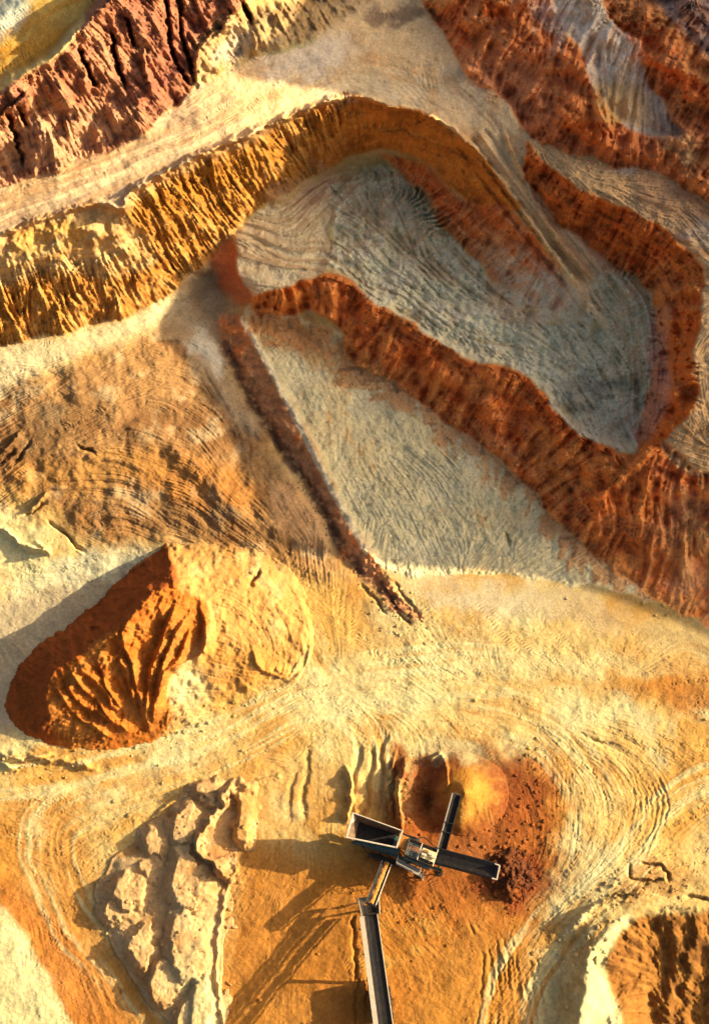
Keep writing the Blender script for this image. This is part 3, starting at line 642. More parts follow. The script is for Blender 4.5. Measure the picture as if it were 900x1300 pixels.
Z += WS * (TR3 * .07 + F25 * .16 + F9b * .04 + TR1 * .02)
Z += BK * (F9 * .3 + RIDG * .3 + F25 * .3)
for k_, (pts, R_, a_) in enumerate([([(-60, 1010), (60, 1000), (180, 965), (300, 925), (400, 880), (520, 862), (700, 850)], 70, .05), ([(960, 985), (880, 1010), (820, 1060), (760, 1120), (700, 1190), (660, 1260), (640, 1360)], 60, .06),
        ([(130, 1000), (60, 1060), (90, 1160), (160, 1250), (230, 1360)], 50, .06), ([(400, 870), (470, 930), (480, 1030)], 40, .05), ([(560, 880), (690, 920), (760, 1010), (740, 1110)], 60, .05),
        ([(-60, 250), (60, 228), (200, 172), (330, 112), (440, 84), (560, 120), (630, 195), (700, 290), (770, 390)], 40, .07), ([(-60, 300), (60, 262), (200, 200), (330, 150)], 26, .05)]):
    D, SG, T, L = stroke(pts, R_, FU + F60 * 5, FV + F90 * 5)
    sd = D * SG; w_ = sstep(R_ - D, 0, R_ * .5) * sstep(np.minimum(T, L - T), 0, 70)
    ln_ = fbm(sd + 500, T * .035, 7, 3, 400 + k_); ln2 = fbm(sd + 500, T * .03, 3.2, 2, 420 + k_)
    Z += w_ * (ln_ * a_ * .55 + ln2 * a_ * .28)
    paint(w_ * OPEN * sstep(ln_ + F25 * .3, .05, .7), PALE if pts[0][1] > 500 else SHD(208, 186, 148), .55); paint(w_ * OPEN * sstep(-ln_ + F25b * .4, .1, .8), LIT(226, 146, 66) if pts[0][1] > 500 else SHD(140, 110, 78), .45)
def st(pts, r, h, side=0, **k):
    global Z
    Z = add_stroke(Z, pts, r, h, side, **k)
# cracks and gullies in the red face
for pts in [[(210, 0), (214, 40), (222, 80), (240, 105)], [(226, -10), (232, 50), (246, 95)], [(100, 60), (112, 90), (122, 110)], [(160, 20), (172, 60)], [(306, 0), (318, 30)], [(8, 140), (22, 180), (30, 208)], [(140, 40), (150, 90), (160, 110)], [(20, 130), (34, 160)]]:
    st(pts, 6, -2.2, -1)
for pts in [[(0, 150), (40, 115)], [(84, 150), (92, 180)], [(180, 60), (196, 120)]]: st(pts, 7, 1.5, 1)
st([(250, 105), (248, 80), (258, 55), (290, 28)], 9, 1.6, 1)
# berm along the haul road edge
st([p[:2] for p in ROAD_EDGE[2:]], 5, .9, 0); st([(165, 240), (250, 198), (330, 163), (400, 133), (440, 120)], 7, 1.0, 0)
st([(120, 255), (160, 268), (175, 290)], 6, .4, 0)
# dune like spill on the yellow wall
st([(0, 330), (40, 302), (90, 290), (140, 300), (170, 320)], 16, .6, 0)
# lanes down the haul ramp
for k, off in enumerate((-16, -8, 2, 12, 20)):
    st([(596 + off, 175 - off * .5), (640 + off, 235 - off * .5), (690 + off, 300 - off * .5), (740 + off, 360 - off * .5)], 5, .55 if k % 2 else -.45, 0, U=FU, V=FV)
st([(640, 170), (668, 230), (700, 290), (745, 350)], 6, .7, 1)
# dozer ribs round the crescent and on the east wall
for (P, amp, R, per) in [([(775, 345), (812, 362), (834, 405), (834, 470), (822, 520)], .55, 26, 9), ([(425, 232), (480, 215), (535, 245), (560, 290), (604, 342), (650, 386)], .5, 34, 9), ([(880, 440), (884, 500), (862, 540)], .4, 14, 8)]:
    D, SG, T, L = stroke(P, R, FU, FV)
    Z += (np.sin(T * 2 * math.pi / per + F25 * 5 + F60 * 9) * np.clip(1 - D / R, 0, 1) * amp * .95 * np.clip(.55 + F25b * 1.6, 0, 1.4)).astype(np.float32)
# tyre and blade lanes on the plain
for c0, (pts) in enumerate([[(750, 935), (800, 965), (826, 1020), (802, 1085), (750, 1150)], [(640, 1210), (648, 1250), (652, 1330)], [(900, 1090), (820, 1096), (760, 1120)]]):
    for k in range(-3, 4):
        q = [(x + k * 7, y + k * 2) for x, y in pts]
        st(q, 3.4, -.10, 0, brk=True)
for x0 in (596, 606, 616, 628, 640, 655, 664): st([(x0, 1170 + (x0 - 596) * .2), (x0 + 16, 1215), (x0 + 16 + (x0 - 620) * .3, 1330)], 3.4, -.13, 0, brk=True)
for x0, a_, h_ in ((366, 970, .2), (384, 950, .3), (446, 940, .45), (463, 950, .5), (478, 935, .4), (492, 960, .4)): st([(x0 + 8 + h_ * 6, a_), (x0 + 5, 995), (x0, 1044)], 9, -h_ * .7, 1, U=WU, V=WV)
st([(548, 992), (545, 1042)], 30, -2.6, 0)
C0 = C
D, SG, T, L = stroke([(546, 990), (542, 1045)], 30); paint((1 - sstep(D, 16, 28)), LIT(176, 84, 24), .6)
st([(440, 975), (448, 1000), (440, 1045)], 8, 1.2, 1); st([(520, 965), (506, 1000), (510, 1050)], 8, 1.5, 1); st([(500, 965), (494, 1000), (498, 1036)], 5, .6, 1)
st([(540, 965), (560, 958), (566, 990), (562, 1010)], 8, 1.0, 1)
st([(0, 960), (60, 962), (120, 975)], 8, .8, 0); st([(0, 968), (20, 975)], 8, .7, 1)
st([(360, 985), (300, 998), (230, 1012), (190, 1040)], 5, .3, 0); st([(300, 1100), (284, 1150), (276, 1240), (290, 1320)], 6, .5, 1)
st([(470, 1190), (466, 1300)], 6, -.25, 0); st([(448, 1160), (452, 1230), (450, 1300)], 4, -.3, 0)
for p in [[(640, 675), (648, 690)], [(330, 725), (318, 745)], [(105, 700), (60, 660)], [(40, 560), (20, 590)], [(60, 640), (30, 655)], [(0, 590), (18, 570)], [(100, 565), (120, 575)]]: st(p, 5, -.8, 1)
for p in [[(0, 575), (30, 548)], [(36, 650), (60, 625)], [(50, 690), (62, 700)], [(0, 668), (30, 690), (60, 700)]]: st(p, 7, .9, 1)
for p in [[(480, 735), (500, 765), (520, 790)], [(460, 740), (490, 778)], [(500, 738), (530, 780)]]: st(p, 5, -.5, 1)
st([(850, 590), (900, 605)], 6, .8, 0); st([(836, 560), (800, 596), (764, 634)], 9, 1.2, 0)
for p in [[(815, 1170), (822, 1230), (812, 1310)], [(850, 1165), (862, 1220), (848, 1310)], [(885, 1160), (880, 1230), (872, 1310)]]: st(p, 18, .4, 1, U=WU, V=WV)
for p in [[(800, 1100), (805, 1118), (840, 1118)], [(815, 1095), (840, 1100), (850, 1118)], [(870, 1138), (900, 1140)], [(780, 1140), (810, 1135)]]: st(p, 5, -.6, 1)
st([(720, 1180), (760, 1150), (820, 1130)], 8, .5, 0)

# ------------------------------------------------------------------ materials
def soil_material(name, attr=True, base=(.4, .3, .2), bump=.35, rough=.95):
    m = bpy.data.materials.new(name); m.use_nodes = True
    nt = m.node_tree; L = nt.links; b = nt.nodes['Principled BSDF']
    b.inputs['Roughness'].default_value = rough
    b.inputs['Specular IOR Level'].default_value = .15
    geo = nt.nodes.new('ShaderNodeTexCoord')
    n1 = nt.nodes.new('ShaderNodeTexNoise'); n1.inputs['Scale'].default_value = 3.2; n1.inputs['Detail'].default_value = 8; n1.inputs['Roughness'].default_value = .72
    n2 = nt.nodes.new('ShaderNodeTexNoise'); n2.inputs['Scale'].default_value = .45; n2.inputs['Detail'].default_value = 9; n2.inputs['Roughness'].default_value = .65
    for n in (n1, n2): L.new(geo.outputs['Object'], n.inputs['Vector'])
    mr = nt.nodes.new('ShaderNodeMapRange'); mr.inputs['From Min'].default_value = .3; mr.inputs['From Max'].default_value = .7; mr.inputs['To Min'].default_value = .72; mr.inputs['To Max'].default_value = 1.22
    L.new(n1.outputs['Fac'], mr.inputs['Value'])
    mr2 = nt.nodes.new('ShaderNodeMapRange'); mr2.inputs['From Min'].default_value = .3; mr2.inputs['From Max'].default_value = .7; mr2.inputs['To Min'].default_value = .82; mr2.inputs['To Max'].default_value = 1.15
    L.new(n2.outputs['Fac'], mr2.inputs['Value'])
    mu = nt.nodes.new('ShaderNodeMath'); mu.operation = 'MULTIPLY'
    L.new(mr.outputs[0], mu.inputs[0]); L.new(mr2.outputs[0], mu.inputs[1])
    vm = nt.nodes.new('ShaderNodeVectorMath'); vm.operation = 'SCALE'
    if attr:
        at = nt.nodes.new('ShaderNodeAttribute'); at.attribute_name = 'soil'
        L.new(at.outputs['Color'], vm.inputs[0])
    else:
        vm.inputs[0].default_value = base
    L.new(mu.outputs[0], vm.inputs['Scale'])
    L.new(vm.outputs[0], b.inputs['Base Color'])
    bp = nt.nodes.new('ShaderNodeBump'); bp.inputs['Strength'].default_value = bump; bp.inputs['Distance'].default_value = .25
    n3 = nt.nodes.new('ShaderNodeTexNoise'); n3.inputs['Scale'].default_value = 5.0; n3.inputs['Detail'].default_value = 6; n3.inputs['Roughness'].default_value = .7
    L.new(geo.outputs['Object'], n3.inputs['Vector'])
    L.new(n3.outputs['Fac'], bp.inputs['Height']); L.new(bp.outputs[0], b.inputs['Normal'])
    return m
M_SOIL = soil_material('weathered_soil')

# ------------------------------------------------------------------ ground sheet, split along its soils
def mesh_object(name, verts, faces, mat, col=None, normals=None, parent=None):
    me = bpy.data.meshes.new(name)
    nv, nf = len(verts), len(faces)
    me.vertices.add(nv); me.vertices.foreach_set('co', np.ascontiguousarray(verts, np.float32).ravel())
    me.loops.add(nf * 4); me.loops.foreach_set('vertex_index', np.ascontiguousarray(faces, np.int32).ravel())
    me.polygons.add(nf)
    me.polygons.foreach_set('loop_start', np.arange(0, nf * 4, 4, dtype=np.int32))
    me.polygons.foreach_set('loop_total', np.full(nf, 4, np.int32))
    me.update(calc_edges=True)
    me.polygons.foreach_set('use_smooth', np.ones(nf, bool))
    if col is not None:
        a = me.attributes.new('soil', 'FLOAT_COLOR', 'POINT')
        c4 = np.ones((nv, 4), np.float32); c4[:, :3] = col
        a.data.foreach_set('color', c4.ravel())
    if normals is not None:
        me.normals_split_custom_set_from_vertices(normals)
    me.materials.append(mat)
    o = bpy.data.objects.new(name, me); COL.objects.link(o); o.parent = parent
    return o

def extend(a, mode='reflect'):
    # beyond the fine survey the soil carries on mirrored, at its true scale
    mu = np.where(GU < uf[0], 2 * uf[0] - GU, np.where(GU > uf[-1], 2 * uf[-1] - GU, GU))
    mv = np.where(GV < vf[0], 2 * vf[0] - GV, np.where(GV > vf[-1], 2 * vf[-1] - GV, GV))
    r = bil(a, (mu - uf[0]) / DS, (mv - vf[0]) / DS).astype(np.float32)
    r[NT:-NB, NL:-NR] = a
    return r
fade = np.clip(1 - np.maximum.reduce([-(GU + 60) / 500, (GU - 960) / 500, -(GV + 60) / 300, (GV - 1360) / 400]), 0, 1)
inside = (GU >= uf[0] - .01) & (GU <= uf[-1] + .01) & (GV >= vf[0] - .01) & (GV <= vf[-1] + .01)
fade[inside] = 1
DET = extend((Z - Zb).astype(np.float32)) * fade
# the slight wander of the crests dies out beyond the survey's fine part
wand = (Zb - at_grid(ZC, FU, FV))
edge = np.minimum.reduce([FU - uf[0], uf[-1] - FU, FV - vf[0], vf[-1] - FV]); ew = np.clip(edge / 30, 0, 1)
WANDER = np.zeros(GU.shape, np.float32); WANDER[NT:-NB, NL:-NR] = wand * ew
ZG = Zg + WANDER + DET
CE = extend(C)
X, Y, ZZ = survey(GU, GV, ZG)
def normals_of(X, Y, Z_):
    P = np.stack([X, Y, Z_], -1)
    du = np.gradient(P, axis=1); dv = np.gradient(P, axis=0)
    n = np.cross(dv, du); n /= np.linalg.norm(n, axis=-1, keepdims=True) + 1e-9
    n[n[..., 2] < 0] *= -1 if False else 1
    return n.astype(np.float32)
P3 = np.stack([X, Y, ZZ], -1).reshape(-1, 3)
NRM = normals_of(X, Y, ZZ).reshape(-1, 3)
nr, nc = GU.shape
idx = np.arange(nr * nc).reshape(nr, nc)
Q = np.stack([idx[1:, :-1], idx[1:, 1:], idx[:-1, 1:], idx[:-1, :-1]], -1)     # counter clockwise from above
label = np.zeros(SH, np.int32)
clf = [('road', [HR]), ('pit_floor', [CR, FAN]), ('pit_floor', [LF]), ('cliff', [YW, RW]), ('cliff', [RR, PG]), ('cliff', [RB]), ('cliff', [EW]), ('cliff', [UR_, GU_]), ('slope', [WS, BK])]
for k, (nm, ms) in enumerate(clf):
    label[np.max(ms, axis=0) > .5] = k + 1
lab = np.zeros((nr, nc), np.int32); lab[NT:-NB, NL:-NR] = label
lab = lab[:-1, :-1]
CE2 = CE.reshape(-1, 3)
for k in range(len(clf) + 1):
    nm = 'ground' if k == 0 else clf[k - 1][0]
    F = Q[lab == k].reshape(-1, 4)
    uq, inv = np.unique(F, return_inverse=True)
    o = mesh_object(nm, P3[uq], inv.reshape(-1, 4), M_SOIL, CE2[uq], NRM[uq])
    o['kind'] = 'structure'

def heap_object(name, H, CC, label_, cat, group=None):
    """solid heap: its skin stands H above the ground sheet, its foot is sunk a little"""
    keep = blur((H > .02).astype(np.float32), 1, 1) > .2
    js, is_ = np.where(keep)
    j0, j1, i0, i1 = js.min() - 1, js.max() + 2, is_.min() - 1, is_.max() + 2
    j0 = max(j0, 0); i0 = max(i0, 0)
    sub = np.s_[j0:j1, i0:i1]
    zt = Z[sub] + np.where(H[sub] > .02, H[sub], -.12)
    x, y, z = survey(FU[sub], FV[sub], zt)
    xb, yb, zb = survey(FU[sub], FV[sub], Z[sub] - .6)
    k_ = keep[sub]; h, w_ = k_.shape
    id_ = np.arange(h * w_).reshape(h, w_)
    q = np.stack([id_[1:, :-1], id_[1:, 1:], id_[:-1, 1:], id_[:-1, :-1]], -1)
    fk = (k_[1:, :-1] & k_[1:, 1:] & k_[:-1, 1:] & k_[:-1, :-1])
    top = q[fk]
    e = np.concatenate([top[:, [a, b]] for a, b in ((0, 1), (1, 2), (2, 3), (3, 0))])
    key = e[:, 0].astype(np.int64) * (h * w_) + e[:, 1]; rkey = e[:, 1].astype(np.int64) * (h * w_) + e[:, 0]
    be = e[~np.isin(key, rkey)]
    n = h * w_
    side = np.stack([be[:, 1], be[:, 0], be[:, 0] + n, be[:, 1] + n], -1)
    bot = top[:, ::-1] + n
    F = np.concatenate([top, side, bot])
    V = np.concatenate([np.stack([x, y, z], -1).reshape(-1, 3), np.stack([xb, yb, zb], -1).reshape(-1, 3)])
    Nn = normals_of(x, y, z).reshape(-1, 3); Nn = np.concatenate([Nn, -Nn])
    cc = CC[sub].reshape(-1, 3); cc = np.concatenate([cc, cc])
    uq, inv = np.unique(F, return_inverse=True)
    o = mesh_object(name, V[uq], inv.reshape(-1, 4), M_SOIL, cc[uq], None)
    o['label'] = label_; o['category'] = cat
    if group: o['group'] = group
    return o
H1b = H1 * (1 + .03 * F9) + np.where(H1 > .5, 1, 0) * (F9 * .02 + F25 * (.07 + .12 * CM1) + F4 * .012 + TR1 * .015 + F60 * .25 + CM1 * (DN2 * .05)) 
H1b = np.where(H1 > .02, np.maximum(H1b, .03), 0)
heap_object('sand_heap', H1b, CH1, 'large ochre and rust red sand heap with a furrowed dug face, left of centre', 'sand heap')
H2 += (H2 > .1) * (F9 * .02)
heap_object('sand_cone', np.maximum(H2, 0), CH2, 'smooth round yellow sand cone below the upper narrow conveyor', 'sand heap')
heap_object('rubble_heap', H3, CH3, 'small dark red lumpy heap at the end of the wide black conveyor', 'heap')
heap_object('earth_bank', np.where(H4 > .02, H4, 0), CH4, 'long pale tan bank of lumpy dumped earth, beside the shadow of the machine', 'earth bank')

# ------------------------------------------------------------------ the hill east of the pit, whose shade falls across it
el = math.radians(SUN_EL); az = math.radians(SUN_AZ)
dvec = np.array([-math.cos(az), -math.sin(az)]); nvec = np.array([-math.sin(az), math.cos(az)])
TIP = [(1000, 850, 0), (900, 806, 0), (830, 779, 0), (760, 754, 0), (690, 736, 0), (600, 724, 0), (520, 718, .4), (430, 706, .6), (372, 690, 1.6), (340, 650, 2.2), (318, 600, 3), (296, 545, 3.3), (276, 500, 3.8), (262, 460, 3.8), (252, 420, 3.8), (262, 395, 3.4), (285, 375, 5), (298, 335, 8), (335, 275, 9), (385, 215, 13), (420, 165, 17), (440, 122, 19), (400, 104, 20.3), (300, 94, 20.8), (330, 60, 22), (390, 20, 23), (440, -60, 25)]
ss, hh = [], []
XR = 112.0
for (u, v, z) in dense(TIP, 6):
    x, y, _ = survey(u, v, z); P = np.array([float(x), float(y)])
    ss.append(P @ nvec); tdist = P @ dvec + XR * math.cos(az)
    hh.append(z + tdist * math.tan(el))
o_ = np.argsort(ss); ss = np.array(ss)[o_]; hh = np.array(hh)[o_]
hh = hh + 3.4 * np.exp(-((ss - 26) / 6) ** 2)
0 and print('HILL', [(round(float(a_), 1), round(float(b_), 1)) for a_, b_ in zip(ss, hh)])
hx = np.linspace(-75, 95, 150); hy = np.concatenate([np.linspace(-190, -32, 120), np.arange(-31.5, 62, .25), np.linspace(63, 260, 140)])
HX, HY = np.meshgrid(hx, hy)     # HX: across the ridge (towards the pit negative), HY: along it
s_k = np.concatenate([[ss[0] - 75, ss[0] - 30, ss[0] - 9, ss[0] - 3], ss, [ss[-1] + 15, ss[-1] + 70, ss[-1] + 120]])
h_k = np.concatenate([[-3, 4, 9, 14], hh, [hh[-1] + 1, 35, -3]])
rid = np.interp(HY, s_k, h_k)
nz = fbm((HX + 500) * 1.0, HY * 1.0, 24, 5, 301)
wz = fbm(HX + 100, HY, 9, 4, 303)
ax = np.abs(HX)
slope_w = np.where(HX < 0, 1.05, .75)
hz = rid - np.maximum(ax - 1.0, 0) * slope_w + (nz * 3 + wz * .8) * np.clip((ax - 4) / 30, 0, 1)
hz = np.maximum(hz, -3.2)
bx = XR * math.cos(az) * math.cos(az); 
cx = -dvec[0] * (XR * math.cos(az)); cy_ = -dvec[1] * (XR * math.cos(az))
WX = cx + HX * (-dvec[0]) + HY * nvec[0]; WY = cy_ + HX * (-dvec[1]) + HY * nvec[1]
hidx = np.arange(WX.size).reshape(WX.shape)
HQ = np.stack([hidx[:-1, :-1], hidx[:-1, 1:], hidx[1:, 1:], hidx[1:, :-1]], -1).reshape(-1, 4)
hc = np.empty(WX.shape + (3,), np.float32)
tmix = sstep(nz, -.4, .6)[..., None]
hc[:] = SHD(150, 110, 70) * tmix + SHD(125, 75, 38) * (1 - tmix)
ho = mesh_object('hill', np.stack([WX, WY, hz], -1).reshape(-1, 3), HQ, M_SOIL, hc.reshape(-1, 3))
ho['kind'] = 'structure'

# far ground, out to the horizon
n = 81
g = np.sign(np.linspace(-1, 1, n)) * np.abs(np.linspace(-1, 1, n)) ** 3 * 6000
FX, FY = np.meshgrid(g, g)
fz = np.full(FX.shape, -3.6)
fi = np.arange(FX.size).reshape(FX.shape)
fq = np.stack([fi[:-1, :-1], fi[:-1, 1:], fi[1:, 1:], fi[1:, :-1]], -1).reshape(-1, 4)
fc = np.empty((FX.size, 3), np.float32); fc[:] = (.36, .26, .15)
fo = mesh_object('ground', np.stack([FX, FY, fz], -1).reshape(-1, 3), fq, M_SOIL, fc)
fo['kind'] = 'structure'

# ------------------------------------------------------------------ machines
def paint_mat(name, col, rough=.5, metal=0.0, dust=.35, dustcol=(.42, .25, .10), scale=3.0):
    m = bpy.data.materials.new(name); m.use_nodes = True
    nt = m.node_tree; L = nt.links; b = nt.nodes['Principled BSDF']
    tc = nt.nodes.new('ShaderNodeTexCoord')
    n = nt.nodes.new('ShaderNodeTexNoise'); n.inputs['Scale'].default_value = scale; n.inputs['Detail'].default_value = 8; n.inputs['Roughness'].default_value = .7
    L.new(tc.outputs['Object'], n.inputs['Vector'])
    r = nt.nodes.new('ShaderNodeMapRange'); r.inputs['From Min'].default_value = .42; r.inputs['From Max'].default_value = .68; r.inputs['To Max'].default_value = dust
    L.new(n.outputs['Fac'], r.inputs['Value'])
    mx = nt.nodes.new('ShaderNodeMix'); mx.data_type = 'RGBA'
    mx.inputs['A'].default_value = (*col, 1); mx.inputs['B'].default_value = (*dustcol, 1)
    L.new(r.outputs[0], mx.inputs['Factor']); L.new(mx.outputs['Result'], b.inputs['Base Color'])
    b.inputs['Specular IOR Level'].default_value = .2 if rough > .7 else .4
    b.inputs['Roughness'].default_value = rough; b.inputs['Metallic'].default_value = metal
    return m
M_TEAL = paint_mat('teal_paint', (.008, .085, .10), .45, 0, .3)
M_DARK = paint_mat('dark_steel', (.014, .016, .018), .5, .1, .14)
M_PALE = paint_mat('pale_steel', (.50, .46, .38), .6, .1, .55)
M_RIM = paint_mat('worn_rim', (.60, .50, .38), .6, .1, .6)
M_BELT = paint_mat('rubber_belt', (.008, .009, .012), .8, 0, .05)
M_RUST = paint_mat('rusty_steel', (.16, .07, .03), .8, 0, .6)
M_TYRE = paint_mat('tyre_rubber', (.015, .014, .013), .9, 0, .35)
M_YEL = paint_mat('cream_panel', (.62, .52, .28), .5, 0, .5)
M_LOAD = soil_material('moved_sand', False, (.50, .22, .055), .6)
M_GREY = paint_mat('galvanised_grating', (.22, .24, .24), .5, .4, .4)

class Part:
    def __init__(self): self.bm = bmesh.new()
    def hexa(self, lo, hi):
        """solid between two quads (4 points each)"""
        v = [self.bm.verts.new(p) for p in lo] + [self.bm.verts.new(p) for p in hi]
        for f in ((3, 2, 1, 0), (4, 5, 6, 7), (0, 1, 5, 4), (1, 2, 6, 5), (2, 3, 7, 6), (3, 0, 4, 7)):
            self.bm.faces.new([v[i] for i in f])
        return self
    def beam(self, p, q, w, h=None, up=Vector((0, 0, 1))):
        h = w if h is None else h
        d = (q - p).normalized()
        s = d.cross(up)
        if s.length < 1e-3: s = d.cross(Vector((1, 0, 0)))
        s.normalize(); u = s.cross(d).normalized()
        a = s * w / 2; b = u * h / 2
        return self.hexa([p - a - b, p + a - b, p + a + b, p - a + b], [q - a - b, q + a - b, q + a + b, q - a + b])
    def plate(self, pts, t):
        n = (pts[1] - pts[0]).cross(pts[2] - pts[0]).normalized() * t
        return self.hexa([p for p in pts], [p + n for p in pts])
    def rod(self, p, q, r, seg=14):
        d = (q - p).normalized(); s = d.orthogonal().normalized(); u = d.cross(s)
        A, B = [], []
        for k in range(seg):
            a = 2 * math.pi * k / seg; o = (s * math.cos(a) + u * math.sin(a)) * r
            A.append(self.bm.verts.new(p + o)); B.append(self.bm.verts.new(q + o))
        for k in range(seg):
            self.bm.faces.new([A[k], A[(k + 1) % seg], B[(k + 1) % seg], B[k]])
        self.bm.faces.new(A[::-1]); self.bm.faces.new(B)
        return self
    def build(self, name, mat, parent, bevel=.012):
        bmesh.ops.recalc_face_normals(self.bm, faces=self.bm.faces)
        me = bpy.data.meshes.new(name)
        inv = ROOTM[0].inverted()
        self.bm.transform(inv); self.bm.to_mesh(me); self.bm.free()
        me.materials.append(mat)
        o = bpy.data.objects.new(name, me); COL.objects.link(o); o.parent = parent
        if bevel:
            md = o.modifiers.new('edge', 'BEVEL'); md.width = bevel; md.segments = 1; md.limit_method = 'ANGLE'
        return o
ROOTM = [Matrix()]
def root(name, loc, rz, label_, cat, group=None):
    e = bpy.data.objects.new(name, None); COL.objects.link(e)
    e.location = loc; e.rotation_euler = (0, 0, rz); e['label'] = label_; e['category'] = cat
    if group: e['group'] = group
    ROOTM[0] = Matrix.Translation(loc) @ Matrix.Rotation(rz, 4, 'Z')
    return e
UP = Vector((0, 0, 1))
def ground_z(u, v): return float(bil(Z, np.array([(u + PAD) / DS]), np.array([(v + PAD) / DS]))[0])

def conveyor(parent, pname, p, q, w, depth=.35, load=False, frame=M_DARK, rail=M_PALE, railw=.07, lattice=True, railL=None, loadw=.5, frames=()):
    """belt from p (tail) up to q (head)"""
    d = (q - p).normalized(); s = d.cross(UP).normalized(); n = s.cross(d).normalized()
    L = (q - p).length
    f = Part()
    for sg in (-1, 1):
        o = s * sg * (w / 2 + .05)
        f.beam(p + o - n * depth, q + o - n * depth, .07, .10, n)
        if lattice:
            k = max(2, int(L / 1.0)); 
            for i in range(k):
                a = p + d * (L * i / k) + o; b = p + d * (L * (i + 1) / k) + o
                f.beam(a - n * depth, b - n * .08, .045, .045, n)
                f.beam(b - n * depth, b - n * .08, .045, .045, n)
    for i in range(max(2, int(L / 1.3)) + 1):
        c = p + d * (L * i / max(2, int(L / 1.3)))
        f.beam(c - s * w / 2 - n * depth, c + s * w / 2 - n * depth, .06, .06, n)
    fo = f.build(pname, frame, parent)
    for sg in (-1, 1):
        rw = railL if (railL and sg == -1) else railw
        r = Part(); o = s * sg * (w / 2 + .05 + (rw - railw) / 2)
        r.beam(p + o, q + o, rw, .16, n)
        r.build('side_rail', rail, fo)
    b = Part()
    # troughed belt: centre strip and two inclined wings, with a return strand below
    w3 = w * .34
    prof = [(-w / 2, .13), (-w3 / 2 - .02, .02), (w3 / 2 + .02, .02), (w / 2, .13)]
    for (x0, z0), (x1, z1) in zip(prof[:-1], prof[1:]):
        lo = [p + s * x0 + n * z0, p + s * x1 + n * z1, q + s * x1 + n * z1, q + s * x0 + n * z0]
        b.hexa([v - n * .02 for v in lo], lo)
    b.beam(p - n * (depth - .10), q - n * (depth - .10), w * .9, .02, n)
    b.build('belt', M_BELT, fo, 0)
    for nm, c in (('tail_drum', p), ('head_drum', q)):
        t = Part(); t.rod(c - s * w / 2 - n * .09, c + s * w / 2 - n * .09, .14); t.build(nm, M_DARK, fo, 0)
    for i in range(1, int(L / .9)):
        ro = Part(); c = p + d * (.9 * i) - n * .06; ro.rod(c - s * w * .3, c + s * w * .3, .05, 8)
        ro.build('roller', M_GREY, fo, 0)
    for fr in frames:
        c = p + d * L * fr; g = Part()
        g.beam(c - s * (w / 2 + .1) + n * .16, c + s * (w / 2 + .1) + n * .16, .07, .07, n)
        g.beam(c - s * (w / 2 + .1) - n * .1, c - s * (w / 2 + .1) + n * .18, .07, .07, d); g.beam(c + s * (w / 2 + .1) - n * .1, c + s * (w / 2 + .1) + n * .18, .07, .07, d)
        g.build('cross_frame', rail, fo)
    if load:
        random.seed(4); bm = bmesh.new(); m = max(8, int(L / .16)); rows = []
        for i in range(m + 1):
            c = p + d * (L * i / m); row = []
            hh_ = .13 + .05 * math.sin(i * .9) + random.uniform(-.04, .04); ww = w * loadw * (1 + .12 * math.sin(i * .7 + 1) + random.uniform(-.08, .08))
            for t in (-1, -.5, 0, .5, 1):
                row.append(bm.verts.new(c + s * (t * ww / 2) + n * (.035 + hh_ * (1 - t * t) + (0 if abs(t) == 1 else random.uniform(-.02, .02)))))
            rows.append(row)
        for a, b_ in zip(rows[:-1], rows[1:]):
            for k in range(4): bm.faces.new([a[k], a[k + 1], b_[k + 1], b_[k]])
        pr = Part(); pr.bm = bm; pr.build('sand_load', M_LOAD, fo, 0)
    return fo

# ---- screening machine
base = pt(505, 1080, 0); base.z = ground_z(505, 1085)
gz = base.z
ang = math.atan2(float((pt(632, 1107, 3) - pt(445, 1048, 3)).y), float((pt(632, 1107, 3) - pt(445, 1048, 3)).x))
E1 = root('screening_machine', base, ang, 'black and teal tracked screening machine with an open feed hopper and three discharge belts', 'machine')
ex = Vector((math.cos(ang), math.sin(ang), 0)); ey = Vector((-math.sin(ang), math.cos(ang), 0))
def lp(x, y, z): return Vector((base.x, base.y, gz)) + ex * x + ey * y + UP * z
# hopper
zt = gz + 3.75
A, B_, C_, D_ = pt(448, 1032, zt), pt(511, 1055, zt - .15), pt(503, 1076, zt - .15), pt(440, 1063, zt)
cen = (A + B_ + C_ + D_) / 4
def inset(p, k, z): 
    r = cen + (p - cen) * k; r.z = gz + z; return r
a, b, c, d_ = [inset(p, kk, 2.35) for p, kk in ((A, .72), (B_, .8), (C_, .8), (D_, .72))]
hp = Part()
for (p, q, pl, ql) in ((A, B_, a, b), (D_, C_, d_, c), (A, D_, a, d_)):
    nrm = (q - p).cross(pl - p).normalized() * .05
    hp.hexa([p, q, ql, pl], [p + nrm, q + nrm, ql + nrm, pl + nrm])
ho_ = hp.build('hopper', paint_mat('hopper_steel', (.09, .06, .05), .6, .1, .5), E1)
r = Part()
for p, q, ww in ((A, B_, .09), (D_, C_, .13), (A, D_, .18)): r.beam(p + UP * .03, q + UP * .03, ww, .12)
r.build('hopper_rim', M_PALE, ho_)
r = Part(); ap = D_ + (A - D_) * .42; r.plate([D_ + UP * .1, ap + UP * .1, d_.lerp(D_, .35), d_.lerp(D_, .8)], .04); r.build('corner_flap', M_RIM, ho_); r = Part(); r.plate([A + UP * .08, A.lerp(D_, .45) + UP * .08, a.lerp(A, .25), a.lerp(A, .6)], .04)
r.build('corner_flap', M_RIM, ho_)
for k in (.25, .5, .75):
    r = Part(); p0 = D_.lerp(C_, k); p1 = d_.lerp(c, k); off = -ey * .07
    r.beam(p0 + off, p1 + off, .09, .09, ex); r.build('hopper_rib', M_DARK, ho_)
